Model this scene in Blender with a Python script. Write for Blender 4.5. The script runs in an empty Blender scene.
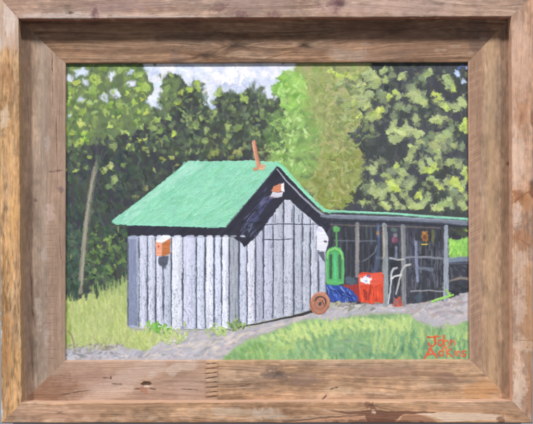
import bpy, math, random
import numpy as np

rng = np.random.default_rng(7)
random.seed(7)
DC = 1.400            # camera distance from the canvas, metres
CX, CY = 266.5, 212.0 # centre of the view in millimetre units (1 unit = 1 mm on the canvas)

# ------------------------------------------------------------------ noise
TS = 512
TEX = rng.random((TS, TS)).astype(np.float32)
def nz(x, y, seed=0):
    x = np.asarray(x, dtype=np.float64) + seed * 17.31; y = np.asarray(y, dtype=np.float64) + seed * 41.77
    xi = np.floor(x).astype(np.int64); yi = np.floor(y).astype(np.int64)
    fx = x - xi; fy = y - yi
    fx = fx * fx * (3 - 2 * fx); fy = fy * fy * (3 - 2 * fy)
    x0 = xi % TS; x1 = (xi + 1) % TS; y0 = yi % TS; y1 = (yi + 1) % TS
    return (TEX[y0, x0] * (1 - fx) + TEX[y0, x1] * fx) * (1 - fy) + (TEX[y1, x0] * (1 - fx) + TEX[y1, x1] * fx) * fy
def fbm(x, y, seed=0, o=4):
    s = 0; a = .5; t = 0
    for i in range(o):
        s = s + a * nz(x, y, seed + i * 3.7); t += a; a *= .5; x = x * 2.03; y = y * 2.03
    return s / t
def sm(e0, e1, x):
    t = np.clip((x - e0) / (e1 - e0), 0, 1)
    return t * t * (3 - 2 * t)
def lin(c):
    c = np.clip(np.asarray(c, dtype=np.float64) / 255., 0, 1)
    return np.where(c <= .04045, c / 12.92, ((c + .055) / 1.055) ** 2.4)

# ------------------------------------------------------------------ scene helpers
COL = bpy.context.scene.collection
def world_pt(x, y, z):      # millimetres right, down, towards the viewer -> metres
    return ((x - CX) * .001, -z * .001, (CY - y) * .001)
def to_world(PX, PY, Z):    # where a point seen at (PX,PY) lies when it stands Z mm in front of the canvas
    k = (DC * 1000 - Z) / (DC * 1000)
    X = CX + (PX - CX) * k; Y = CY + (PY - CY) * k
    return X, Y
def link(name, verts, faces, mat, parent=None, cols=None, smooth=True):
    me = bpy.data.meshes.new(name)
    verts = np.asarray(verts, dtype=np.float32); faces = np.asarray(faces, dtype=np.int32)
    n, m = len(verts), len(faces)
    me.vertices.add(n); me.vertices.foreach_set('co', verts.ravel())
    me.loops.add(m * 4); me.loops.foreach_set('vertex_index', faces.ravel())
    me.polygons.add(m)
    me.polygons.foreach_set('loop_start', np.arange(0, m * 4, 4, dtype=np.int32))
    me.polygons.foreach_set('loop_total', np.full(m, 4, dtype=np.int32))
    me.update(calc_edges=True)
    if cols is not None:
        ca = me.color_attributes.new('pigment', 'FLOAT_COLOR', 'POINT')
        c4 = np.ones((n, 4), dtype=np.float32); c4[:, :3] = cols
        ca.data.foreach_set('color', c4.ravel())
    if smooth: me.polygons.foreach_set('use_smooth', np.ones(m, dtype=bool))
    me.materials.append(mat)
    o = bpy.data.objects.new(name, me); COL.objects.link(o)
    if parent:
        o.parent = parent
        o.matrix_parent_inverse = parent.matrix_world.inverted()
    return o
def empty(name, loc):
    o = bpy.data.objects.new(name, None); o.location = loc; o.empty_display_size = .03
    COL.objects.link(o); bpy.context.view_layer.update()
    return o

# ------------------------------------------------------------------ materials
def base_mat(name, rough, attr=True, col=(.5, .5, .5, 1)):
    m = bpy.data.materials.new(name); m.use_nodes = True
    nt = m.node_tree; b = nt.nodes['Principled BSDF']
    b.inputs['Roughness'].default_value = rough
    if attr:
        a = nt.nodes.new('ShaderNodeAttribute'); a.attribute_name = 'pigment'
        return m, nt, b, a
    b.inputs['Base Color'].default_value = col
    return m, nt, b, None
def paint_material():
    m, nt, b, a = base_mat('oil_paint', .46)
    b.inputs['Specular IOR Level'].default_value = .35
    tc = nt.nodes.new('ShaderNodeTexCoord')
    mp = nt.nodes.new('ShaderNodeMapping'); nt.links.new(tc.outputs['Object'], mp.inputs['Vector'])
    # canvas weave: two crossed waves, about 0.7 mm threads
    w1 = nt.nodes.new('ShaderNodeTexWave'); w1.bands_direction = 'X'; w1.inputs['Scale'].default_value = 430; w1.inputs['Distortion'].default_value = 1.5
    w1.inputs['Detail Scale'].default_value = .4
    w2 = nt.nodes.new('ShaderNodeTexWave'); w2.bands_direction = 'Z'; w2.inputs['Scale'].default_value = 430; w2.inputs['Distortion'].default_value = 1.5
    w2.inputs['Detail Scale'].default_value = .4
    n = nt.nodes.new('ShaderNodeTexNoise'); n.inputs['Scale'].default_value = 700; n.inputs['Detail'].default_value = 3
    for t in (w1, w2, n): nt.links.new(mp.outputs['Vector'], t.inputs['Vector'])
    ad = nt.nodes.new('ShaderNodeMath'); ad.operation = 'ADD'
    nt.links.new(w1.outputs['Fac'], ad.inputs[0]); nt.links.new(w2.outputs['Fac'], ad.inputs[1])
    ma = nt.nodes.new('ShaderNodeMath'); ma.operation = 'MULTIPLY_ADD'
    nt.links.new(ad.outputs[0], ma.inputs[0]); ma.inputs[1].default_value = .35; nt.links.new(n.outputs['Fac'], ma.inputs[2])
    bp = nt.nodes.new('ShaderNodeBump'); bp.inputs['Strength'].default_value = .13; bp.inputs['Distance'].default_value = .00035
    nt.links.new(ma.outputs[0], bp.inputs['Height']); nt.links.new(bp.outputs['Normal'], b.inputs['Normal'])
    nt.links.new(a.outputs['Color'], b.inputs['Base Color'])
    return m
def wood_material(name, horiz, rough=.72):
    m, nt, b, a = base_mat(name, rough)
    b.inputs['Specular IOR Level'].default_value = .3
    tc = nt.nodes.new('ShaderNodeTexCoord')
    mp = nt.nodes.new('ShaderNodeMapping'); nt.links.new(tc.outputs['Object'], mp.inputs['Vector'])
    mp.inputs['Scale'].default_value = (90, 900, 900) if horiz else (900, 900, 90)
    n = nt.nodes.new('ShaderNodeTexNoise'); n.inputs['Scale'].default_value = 1; n.inputs['Detail'].default_value = 6; n.inputs['Roughness'].default_value = .75
    nt.links.new(mp.outputs['Vector'], n.inputs['Vector'])
    n2 = nt.nodes.new('ShaderNodeTexNoise'); n2.inputs['Scale'].default_value = 900; n2.inputs['Detail'].default_value = 3
    nt.links.new(tc.outputs['Object'], n2.inputs['Vector'])
    mr = nt.nodes.new('ShaderNodeMapRange'); mr.inputs['From Min'].default_value = .3; mr.inputs['From Max'].default_value = .7
    mr.inputs['To Min'].default_value = .86; mr.inputs['To Max'].default_value = 1.1
    nt.links.new(n.outputs['Fac'], mr.inputs['Value'])
    mx = nt.nodes.new('ShaderNodeMix'); mx.data_type = 'RGBA'; mx.blend_type = 'MULTIPLY'; mx.inputs['Factor'].default_value = 1
    nt.links.new(a.outputs['Color'], mx.inputs['A']); nt.links.new(mr.outputs['Result'], mx.inputs['B'])
    nt.links.new(mx.outputs['Result'], b.inputs['Base Color'])
    ad = nt.nodes.new('ShaderNodeMath'); ad.operation = 'MULTIPLY_ADD'; ad.inputs[1].default_value = .5
    nt.links.new(n2.outputs['Fac'], ad.inputs[0]); nt.links.new(n.outputs['Fac'], ad.inputs[2])
    bp = nt.nodes.new('ShaderNodeBump'); bp.inputs['Strength'].default_value = .4; bp.inputs['Distance'].default_value = .0004
    nt.links.new(ad.outputs[0], bp.inputs['Height']); nt.links.new(bp.outputs['Normal'], b.inputs['Normal'])
    return m
M_PAINT = paint_material()
M_WH = wood_material('rough_wood_along', True); M_WV = wood_material('rough_wood_upright', False)
M_CANVAS = base_mat('raw_canvas', .9, False, (.62, .58, .5, 1))[0]
def wall_material():
    m, nt, b, _ = base_mat('plain_wall', .9, False)
    tc = nt.nodes.new('ShaderNodeTexCoord'); n = nt.nodes.new('ShaderNodeTexNoise'); n.inputs['Scale'].default_value = 60; n.inputs['Detail'].default_value = 6
    nt.links.new(tc.outputs['Object'], n.inputs['Vector'])
    cr = nt.nodes.new('ShaderNodeValToRGB'); cr.color_ramp.elements[0].color = (.42, .43, .47, 1); cr.color_ramp.elements[1].color = (.52, .53, .57, 1)
    nt.links.new(n.outputs['Fac'], cr.inputs['Fac']); nt.links.new(cr.outputs['Color'], b.inputs['Base Color'])
    bp = nt.nodes.new('ShaderNodeBump'); bp.inputs['Strength'].default_value = .3; bp.inputs['Distance'].default_value = .001
    nt.links.new(n.outputs['Fac'], bp.inputs['Height']); nt.links.new(bp.outputs['Normal'], b.inputs['Normal'])
    return m

# ================================================================== THE PAINTING
S = 2.5                       # cells per millimetre
X0, Y0, X1, Y1 = 63.0, 60.0, 472.0, 363.0
NW, NH = int((X1 - X0) * S) + 1, int((Y1 - Y0) * S) + 1
C = np.zeros((NH, NW, 3), dtype=np.float32); C[:] = (60, 64, 72)
H = np.zeros((NH, NW), dtype=np.float32)
L = np.zeros((NH, NW), dtype=np.int16)
LABS = []
def lab(name):
    if name not in LABS: LABS.append(name)
    return LABS.index(name)
def window(xa, ya, xb, yb):
    i0 = max(0, int((xa - X0) * S)); i1 = min(NW, int((xb - X0) * S) + 2)
    j0 = max(0, int((ya - Y0) * S)); j1 = min(NH, int((yb - Y0) * S) + 2)
    if i1 <= i0 or j1 <= j0: return None
    xs = X0 + np.arange(i0, i1) / S; ys = Y0 + np.arange(j0, j1) / S
    gx, gy = np.meshgrid(xs, ys)
    return slice(j0, j1), slice(i0, i1), gx, gy
def comp(sl, m, col, hh, l):
    j, i = sl
    m3 = m[..., None]
    C[j, i] = C[j, i] * (1 - m3) + col * m3
    H[j, i] = H[j, i] * (1 - m) + (H[j, i] * .35 + hh) * m
    if l is not None:
        q = L[j, i]; q[m > .5] = l
def jitter(col, j):
    c = np.array(col, dtype=np.float64)
    return np.clip(c + rng.normal(0, j) + rng.normal(0, j * .45, 3), 8, 252)
def dab(x, y, l, w, ang, col, lb, h=.3, a=1., soft=.3, dry=.2, jit=6):
    R = max(l, w) * .55 + 1
    W = window(x - R, y - R, x + R, y + R)
    if W is None: return
    j, i, gx, gy = W
    dx = gx - x; dy = gy - y; ca, sa = math.cos(ang), math.sin(ang)
    u = dx * ca + dy * sa; v = -dx * sa + dy * ca
    sd = rng.random() * 200
    e = nz(gx * .55, gy * .55, sd) - .5
    r = (np.abs(2 * u / l) ** 2.4 + np.abs(2 * v / w) ** 2.4) ** (1 / 2.4) + e * .55
    b = nz(v * 1.9 + sd, u * .16, sd) * .6 + nz(v * 4.2, u * .35, sd + 5) * .4
    m = np.clip((1 - r) / soft, 0, 1)
    fade = sm(dry - .25, dry + .1, b + .35 * (1 - (u / l + .5)))
    m = m * (1 - .75 * (1 - fade)) * a
    c = jitter(col, jit)
    cc = c[None, None, :] * (1 + (b - .5)[..., None] * .26)
    ridge = np.exp(-((r - .82) / .16) ** 2) * .35
    comp((j, i), m, cc, h * (.45 + .8 * b + ridge), lb)
def line(pts, w, col, lb, h=.3, a=1., soft=.35, jit=3, wob=.3, dry=.0, mot=.16):
    pts = [np.array(p, dtype=float) for p in pts]
    w0, w1 = (w if isinstance(w, tuple) else (w, w)); W_ = max(w0, w1)
    xs = [p[0] for p in pts]; ys = [p[1] for p in pts]
    W = window(min(xs) - W_, min(ys) - W_, max(xs) + W_, max(ys) + W_)
    if W is None: return
    j, i, gx, gy = W
    sd = rng.random() * 200
    wx = gx + (nz(gx * .25, gy * .25, sd) - .5) * wob * 2; wy = gy + (nz(gx * .25, gy * .25, sd + 9) - .5) * wob * 2
    best = np.full(gx.shape, 1e9); along = np.zeros(gx.shape); T = 0
    segs = [np.linalg.norm(pts[k + 1] - pts[k]) for k in range(len(pts) - 1)]; tot = sum(segs) + 1e-6
    side = np.zeros(gx.shape)
    for k in range(len(pts) - 1):
        p, q = pts[k], pts[k + 1]; d = q - p; L2 = d @ d + 1e-9
        t = np.clip(((wx - p[0]) * d[0] + (wy - p[1]) * d[1]) / L2, 0, 1)
        ex = wx - p[0] - t * d[0]; ey = wy - p[1] - t * d[1]
        ds = np.hypot(ex, ey); s_ = np.sign(ex * d[1] - ey * d[0])
        up = ds < best
        best = np.where(up, ds, best); along = np.where(up, T + t * segs[k], along); side = np.where(up, s_, side)
        T += segs[k]
    wl = (w0 + (w1 - w0) * along / tot) * .5
    r = best / np.maximum(wl, .2) + (nz(gx * .9, gy * .9, sd) - .5) * .3
    v = best * side
    b = nz(v * 1.8, along * .12, sd) * .6 + nz(v * 4, along * .5, sd + 3) * .4
    m = np.clip((1.05 - r) / soft, 0, 1) * a
    if dry > 0: m = m * (1 - .8 * sm(1 - dry - .12, 1 - dry + .1, nz(v * 2.5, along * .3, sd + 7) * .6 + nz(gx * 2, gy * 2, sd) * .4))
    c = jitter(col, jit)
    comp((j, i), m, c[None, None, :] * (1 + (b - .5)[..., None] * mot * 2), h * (.5 + .7 * b), lb)
def inside(pts, gx, gy):
    ins = np.zeros(gx.shape, dtype=bool)
    n = len(pts)
    for k in range(n):
        ax, ay = pts[k]; bx, by = pts[(k + 1) % n]
        if ay == by: continue
        c = ((ay > gy) != (by > gy)) & (gx < (bx - ax) * (gy - ay) / (by - ay) + ax)
        ins ^= c
    return ins
def sdist(pts, gx, gy):
    d = np.full(gx.shape, 1e9); n = len(pts)
    for k in range(n):
        ax, ay = pts[k]; bx, by = pts[(k + 1) % n]; ex, ey = bx - ax, by - ay; l2 = ex * ex + ey * ey + 1e-9
        t = np.clip(((gx - ax) * ex + (gy - ay) * ey) / l2, 0, 1)
        d = np.minimum(d, np.hypot(gx - ax - t * ex, gy - ay - t * ey))
    return np.where(inside(pts, gx, gy), d, -d)
def poly(pts, col, lb, h=.22, rag=.8, ragf=.3, soft=.6, ang=0., vary=.10, a=1., sf=.5, sl=.06, col2=None):
    xs = [p[0] for p in pts]; ys = [p[1] for p in pts]
    W = window(min(xs) - rag - 1, min(ys) - rag - 1, max(xs) + rag + 1, max(ys) + rag + 1)
    if W is None: return
    j, i, gx, gy = W; sd = rng.random() * 200
    wx = gx + (fbm(gx * ragf, gy * ragf, sd, 3) - .5) * rag * 2.5; wy = gy + (fbm(gx * ragf, gy * ragf, sd + 9, 3) - .5) * rag * 2.5
    m = np.clip(sdist(pts, wx, wy) / soft + .5, 0, 1) * a
    ca, sa = math.cos(ang), math.sin(ang)
    u = gx * ca + gy * sa; v = -gx * sa + gy * ca
    b = nz(v * sf, u * sl, sd) * .55 + nz(v * sf * 3, u * sl * 2.5, sd + 4) * .45
    c = np.array(col, float)[None, None, :] * np.ones(gx.shape + (1,))
    if col2 is not None:
        f = sm(.3, .7, fbm(gx * .05, gy * .05, sd + 2, 3))[..., None]; c = c * (1 - f) + np.array(col2, float) * f
    comp((j, i), m, c * (1 + (b - .5)[..., None] * vary * 2), h * (.5 + .8 * b), lb)
def scatter(pts, n, cols, l, w, ang, lb, spread=.5, h=.3, a=1., soft=.35, dry=.25, jit=7, clump=None):
    xs = [p[0] for p in pts]; ys = [p[1] for p in pts]; k = 0; tries = 0
    while k < n and tries < n * 30:
        tries += 1
        x = rng.uniform(min(xs), max(xs)); y = rng.uniform(min(ys), max(ys))
        if not inside(pts, np.array([[x]]), np.array([[y]]))[0, 0]: continue
        if clump is not None and float(nz(x * clump[0], y * clump[0], clump[1])) < clump[2]: continue
        dab(x, y, rng.uniform(*l), rng.uniform(*w), rng.normal(ang, spread), cols[rng.integers(len(cols))], lb, h, a, soft, dry, jit)
        k += 1

def gblur(A, sig):
    r = int(sig * 3) + 1; k = np.exp(-.5 * (np.arange(-r, r + 1) / sig) ** 2); k /= k.sum()
    P = np.pad(A, [(r, r), (0, 0)] + [(0, 0)] * (A.ndim - 2), mode='edge'); B = sum(k[q] * P[q:q + A.shape[0]] for q in range(2 * r + 1))
    P = np.pad(B, [(0, 0), (r, r)] + [(0, 0)] * (A.ndim - 2), mode='edge'); return sum(k[q] * P[:, q:q + A.shape[1]] for q in range(2 * r + 1))
def soften(xa, ya, xb, yb, sig, mix):   # wet paint dragged together: colours of neighbouring strokes mingle, more in some places than others
    j, i, gx, gy = window(xa, ya, xb, yb)
    n = fbm(gx * .12, gy * .12, xa + sig, 2); m = np.clip(mix * (.55 + 1.0 * (n - .1)), 0, 1)[..., None]
    C[j, i] = C[j, i] * (1 - m) + gblur(C[j, i], sig) * m
    H[j, i] = H[j, i] * .4 + gblur(H[j, i], sig * .5) * .6
def warp(xa, ya, xb, yb, terms, seed):   # bristles push wet edges about: ragged, feathered outlines
    j, i, gx, gy = window(xa, ya, xb, yb)
    fall = np.clip(np.minimum.reduce([gx - xa, xb - gx, gy - ya, yb - gy]) / 6, 0, 1)
    dx = 0; dy = 0
    for k, (amp, fx, fy) in enumerate(terms):
        dx = dx + (nz(gx * fx, gy * fy, seed + k) - .5) * 2 * amp; dy = dy + (nz(gx * fx, gy * fy, seed + k + 50) - .5) * 2 * amp
    px = np.clip(((gx + dx * fall) - X0) * S, 0, NW - 1.01); py = np.clip(((gy + dy * fall) - Y0) * S, 0, NH - 1.01)
    x0 = px.astype(int); y0 = py.astype(int); fx_ = (px - x0)[..., None]; fy_ = (py - y0)[..., None]
    Cn = (C[y0, x0] * (1 - fx_) + C[y0, x0 + 1] * fx_) * (1 - fy_) + (C[y0 + 1, x0] * (1 - fx_) + C[y0 + 1, x0 + 1] * fx_) * fy_
    Hn = H[y0, x0].copy(); Ln = L[y0, x0].copy()
    C[j, i] = Cn; H[j, i] = Hn; L[j, i] = Ln
P_SKY = lab('painted_sky'); P_WOODS = lab('painted_woods'); P_LTREE = lab('painted_bright_tree'); P_WIL = lab('painted_willow')
P_LEAF = lab('painted_leaves'); P_TRUNK = lab('painted_tree_trunk'); P_MEAD = lab('painted_meadow'); P_PATH = lab('painted_path')
P_LAWN = lab('painted_lawn'); P_WEED = lab('painted_weeds'); P_WALL = lab('painted_plank_wall'); P_EAVE = lab('painted_eave_shade')
P_ROOF = lab('painted_roof'); P_PIPE = lab('painted_stovepipe'); P_BH = lab('painted_birdhouse'); P_BH2 = lab('painted_gable_birdhouse')
P_INT = lab('painted_lean_to'); P_FAS = lab('painted_fascia'); P_POST = lab('painted_post'); P_PUMP = lab('painted_green_machine')
P_DRUM = lab('painted_red_drum'); P_TARP = lab('painted_blue_tarp'); P_WHEEL = lab('painted_rusty_wheel'); P_TOOL = lab('painted_grey_handles')
P_GTOOL = lab('painted_green_tool'); P_LAN = lab('painted_lantern'); P_WBOX = lab('painted_white_bag'); P_PINK = lab('painted_pink_jar')
P_FIELD = lab('painted_far_field'); P_SIG = lab('signature')

R_ = math.radians
# ---- woods undertone
ALL = [(63, 60), (472, 60), (472, 363), (63, 363)]
poly(ALL, (66, 74, 74), P_WOODS, rag=0, vary=.12, col2=(58, 62, 76), ang=R_(80))
poly([(63, 306), (472, 296), (472, 363), (63, 363)], (158, 162, 150), P_PATH, rag=0, vary=.08)
WL = [(63, 60), (300, 60), (300, 200), (230, 235), (63, 300)]
scatter(WL, 900, [(52, 58, 66), (60, 72, 68), (72, 86, 74), (58, 66, 80), (66, 84, 66), (82, 98, 80)], (5, 12), (3, 6), R_(75), P_WOODS, .7, h=.16, a=.75)
# upper left canopy, lighter greens, soft
UL = [(63, 60), (168, 60), (185, 75), (170, 110), (150, 125), (63, 150)]
poly(UL, (98, 122, 84), P_WOODS, rag=5, ragf=.1, vary=.12, a=.75, col2=(112, 138, 86))
scatter(UL, 330, [(92, 122, 70), (112, 142, 78), (78, 104, 72), (132, 158, 86), (98, 116, 84)], (4, 9), (3, 6), R_(70), P_WOODS, .8, h=.2, a=.8)
MB = [(150, 100), (185, 76), (205, 90), (260, 88), (295, 100), (290, 155), (200, 158), (150, 150)]
scatter(MB, 420, [(60, 74, 66), (78, 96, 76), (92, 112, 84), (50, 54, 66), (104, 126, 88), (70, 86, 84)], (4, 9), (3, 5.5), R_(60), P_WOODS, .9, h=.2, a=.8)

# ---- sky
sky = [(143, 60), (299, 60), (299, 90), (290, 99), (278, 98), (268, 96), (262, 93), (256, 88), (248, 93), (240, 94), (233, 90), (226, 93), (220, 88),
       (215, 97), (212, 104), (206, 104), (202, 98), (204, 90), (199, 86), (193, 89), (186, 82), (178, 73), (166, 73), (161, 84), (160, 98), (156, 106), (149, 106), (147, 102), (153, 92), (152, 82), (146, 76)]
poly(sky, (200, 211, 234), P_SKY, rag=2.6, ragf=.25, ang=R_(10), vary=.04, col2=(222, 224, 238), sl=.2)
scatter([(165, 64), (298, 64), (298, 84), (250, 84), (205, 88), (175, 72)], 150, [(222, 226, 240), (206, 214, 240), (196, 206, 236), (230, 230, 240), (184, 198, 232)], (5, 12), (3, 6), R_(20), P_SKY, .6, h=.25, a=.8, jit=4)
scatter([(215, 82), (296, 84), (290, 96), (235, 92)], 34, [(172, 184, 222), (160, 174, 214)], (4, 9), (3, 5), R_(-20), P_SKY, .5, h=.2, a=.6)
scatter([(205, 74), (240, 68), (262, 76), (230, 84)], 26, [(238, 236, 242), (232, 230, 240)], (5, 10), (3, 6), R_(30), P_SKY, .6, h=.3, a=.9, jit=3)
for x, y, l, w in [(80, 73, 22, 9), (70, 78, 10, 9), (86, 83, 9, 6), (112, 76, 9, 10), (132, 84, 11, 10), (131, 72, 8, 6), (104, 97, 7, 12), (117, 94, 7, 13), (112, 90, 4, 7),
                   (82, 99, 8, 7), (68, 116, 8, 6), (155, 73, 20, 12), (157, 85, 8, 12), (151, 101, 10, 9), (158, 96, 7, 10), (158, 108, 5, 5), (147, 68, 8, 6),
                   (206, 97, 6, 8), (205, 103, 7, 5), (212, 107, 7, 6), (209, 99, 5, 9)]:
    for q in range(3):
        dab(x + rng.normal(0, 1), y + rng.normal(0, 1), l * rng.uniform(.6, .95), w * rng.uniform(.6, .95), rng.uniform(-.5, .5), [(196, 208, 236), (212, 220, 242), (180, 196, 230)][rng.integers(3)], P_SKY, .32, .9, .45, .15, 5)
for x, y in [(204, 98), (211, 106), (208, 103), (213, 100)]:
    dab(x, y, 5, 3.5, 0.4, (165, 192, 226), P_SKY, .35, 1)

# ---- canopy on top of the sky edge
edge = [(163, 74), (170, 71), (176, 73), (182, 79), (188, 84), (194, 82), (198, 79), (200, 86), (203, 92), (221, 86), (224, 90), (230, 94), (240, 96), (244, 93), (248, 88), (252, 84), (256, 83), (261, 86), (265, 93), (270, 97)]
for (x, y) in edge:
    for q in range(5):
        dab(x + rng.normal(0, 2.2), y + abs(rng.normal(0, 3)) + 2, rng.uniform(3, 7), rng.uniform(2, 3.6), R_(rng.uniform(50, 120)), [(84, 104, 82), (70, 84, 80), (108, 132, 84), (62, 74, 74)][rng.integers(4)], P_WOODS, .25, .9)
soften(63, 60, 300, 300, 2.2, .85)
for (x, y, c) in [(178, 103, (165, 190, 62)), (198, 84, (146, 172, 70)), (199, 90, (136, 165, 72)), (219, 91, (140, 164, 78)), (242, 98, (150, 182, 78)), (247, 100, (140, 170, 80)), (191, 90, (152, 178, 66)),
                  (172, 75, (130, 152, 78)), (168, 90, (110, 140, 74)), (202, 118, (152, 172, 88)), (168, 116, (138, 165, 88)), (195, 124, (150, 170, 88)), (207, 131, (130, 150, 88)), (175, 133, (160, 186, 68)),
                  (228, 129, (128, 150, 84)), (240, 128, (112, 140, 84)), (253, 132, (134, 158, 90)), (258, 134, (120, 142, 78)), (225, 140, (124, 140, 78)), (214, 114, (120, 146, 80)), (246, 116, (98, 124, 86)),
                  (232, 106, (104, 124, 84)), (262, 114, (102, 130, 92)), (182, 92, (150, 176, 70)), (206, 141, (136, 158, 84)), (197, 140, (108, 132, 84)), (166, 140, (96, 122, 76))]:
    for q in range(2): dab(x + rng.normal(0, .8), y + rng.normal(0, .8), rng.uniform(5.5, 9), rng.uniform(4, 6), R_(rng.uniform(20, 130)), np.array(c) + 8, P_WOODS, .42, .9, .4, .15)
for q in range(900):
    x = rng.uniform(66, 290); y = rng.uniform(96, 290)
    if y > 160 and x > 128: continue
    if float(nz(x * .07, y * .07, 91)) < .42 or float(nz(x * .22, y * .22, 92)) < .4: continue
    lo = y > 165
    dab(x, y, rng.uniform(4, 9), rng.uniform(2.5, 4.5), R_(rng.normal(75, 35)), ([(66, 96, 78), (82, 110, 80), (60, 88, 76), (76, 96, 84)] if lo else [(92, 118, 82), (112, 136, 86), (80, 106, 82), (104, 124, 92)])[rng.integers(4)], P_WOODS, .34, .6, .55, .3)
for q in range(300):
    x = rng.uniform(150, 290); y = rng.uniform(100, 158)
    if float(nz(x * .09, y * .09, 3)) < .5: continue
    dab(x, y, rng.uniform(3.5, 6.5), rng.uniform(2.8, 4.5), R_(rng.uniform(0, 180)), [(122, 144, 92), (100, 124, 90), (140, 160, 94), (90, 110, 92)][rng.integers(4)], P_WOODS, .34, .7, .5)
# upper left foliage dabs
UD = [(78, 82, 13, 9, (160, 184, 88)), (96, 80, 15, 10, (156, 182, 84)), (93, 90, 8, 14, (132, 165, 84)), (140, 76, 9, 8, (142, 170, 84)), (145, 87, 13, 9, (154, 184, 88)), (137, 91, 9, 7, (146, 178, 80)),
      (127, 92, 6, 6, (160, 186, 74)), (72, 91, 10, 8, (124, 158, 76)), (70, 95, 6, 4, (160, 190, 80)), (92, 101, 7, 5, (160, 182, 106)), (76, 109, 7, 6, (150, 178, 88)), (85, 112, 7, 8, (136, 164, 78)),
      (95, 112, 7, 6, (120, 150, 80)), (107, 113, 8, 12, (140, 170, 84)), (101, 108, 6, 6, (118, 146, 78)), (117, 116, 6, 6, (168, 192, 82)), (109, 126, 6, 6, (172, 192, 92)), (122, 105, 12, 8, (122, 152, 76)),
      (135, 102, 8, 6, (150, 180, 80)), (139, 111, 8, 7, (146, 174, 78)), (147, 113, 6, 5, (166, 190, 76)), (137, 122, 7, 6, (138, 166, 84)), (127, 132, 8, 6, (158, 182, 96)), (141, 128, 7, 7, (150, 176, 90)),
      (82, 123, 9, 7, (172, 190, 100)), (74, 133, 6, 6, (150, 176, 70)), (84, 132, 6, 5, (148, 176, 72)), (67, 131, 6, 5, (140, 170, 60)), (81, 141, 8, 6, (178, 202, 72)), (86, 138, 6, 9, (128, 182, 60)),
      (153, 126, 10, 8, (124, 152, 84)), (157, 120, 7, 6, (134, 160, 80)), (111, 138, 6, 5, (116, 140, 84)), (68, 101, 5, 5, (126, 160, 66)), (143, 98, 5, 4, (186, 196, 62)), (110, 104, 6, 9, (118, 160, 60)),
      (160, 132, 8, 7, (112, 142, 84)), (146, 139, 6, 5, (150, 172, 74)), (88, 66, 10, 6, (110, 140, 70)), (104, 68, 12, 7, (120, 150, 74)), (120, 70, 12, 7, (124, 154, 76)), (72, 67, 10, 6, (90, 120, 60)), (135, 65, 10, 5, (110, 140, 60))]
for x, y, l, w, c in UD:
    for q in range(3): dab(x + rng.normal(0, 1.2), y + rng.normal(0, 1.2), l * rng.uniform(.6, 1), w * rng.uniform(.55, 1), rng.normal(0, .7), np.array(c) + 8, P_WOODS, .42, .85, .45, .15, 9)
for q in range(60):
    dab(rng.uniform(66, 160), rng.uniform(64, 145), rng.uniform(2.5, 4.5), rng.uniform(2, 3.4), rng.uniform(0, 3), [(170, 192, 96), (84, 112, 76), (96, 124, 78), (146, 174, 84)][rng.integers(4)], P_WOODS, .35, .8, .5)
# thin stems in the canopy
for p in [[(107, 78), (108, 95), (104, 112)], [(116, 118), (112, 132), (108, 145)], [(122, 120), (114, 136)], [(100, 126), (97, 144)], [(150, 110), (148, 130)], [(242, 98), (246, 120), (244, 138)], [(110, 84), (116, 100)]]:
    line(p, (1.1, .7), (120, 118, 112), P_WOODS, .2, .55)
# middle left darks: greens and dabs under the canopy
scatter([(66, 150), (128, 150), (190, 160), (112, 220), (112, 232), (66, 290)], 240, [(52, 62, 72), (62, 88, 76), (58, 76, 72), (74, 92, 78), (56, 60, 76)], (5, 12), (2.5, 5), R_(85), P_WOODS, .5, h=.2, a=.7)
MD = [(80, 142, 8, 7, (150, 176, 78)), (70, 144, 7, 5, (98, 122, 72)), (76, 171, 8, 5, (148, 170, 86)), (86, 168, 7, 5, (108, 134, 80)), (79, 163, 5, 5, (100, 122, 80)), (89, 156, 5, 6, (124, 146, 76)),
      (105, 170, 8, 10, (158, 174, 94)), (111, 167, 6, 12, (168, 184, 104)), (115, 179, 7, 11, (130, 150, 92)), (109, 187, 8, 7, (98, 122, 84)), (124, 166, 6, 9, (108, 128, 82)), (113, 146, 13, 7, (112, 132, 82)),
      (131, 147, 8, 6, (94, 118, 74)), (127, 146, 3, 4, (162, 178, 80)), (145, 147, 6, 5, (130, 146, 68)), (138, 141, 6, 3, (176, 186, 80)), (163, 160, 8, 6, (128, 138, 68)), (171, 158, 6, 6, (146, 156, 80)), (155, 171, 4, 5, (122, 142, 84)),
      (146, 188, 6, 4, (128, 134, 84)), (135, 197, 5, 4, (110, 122, 82)), (176, 166, 6, 4, (128, 132, 84)), (66, 170, 3, 3, (160, 180, 60)), (183, 148, 12, 6, (80, 92, 74)), (215, 152, 12, 6, (124, 134, 78)), (240, 152, 12, 6, (138, 142, 78)),
      (210, 157, 8, 5, (100, 114, 72)), (232, 157, 8, 5, (112, 122, 70)), (245, 146, 6, 5, (98, 116, 84)), (262, 153, 7, 5, (120, 134, 84)), (266, 146, 6, 6, (128, 150, 92))]
for x, y, l, w, c in MD:
    for q in range(2): dab(x + rng.normal(0, .8), y + rng.normal(0, .8), l * rng.uniform(.7, 1), w * rng.uniform(.7, 1), rng.normal(0, .5), np.array(c) + 8, P_WOODS, .42, .85, .4, .15, 6)
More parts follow.
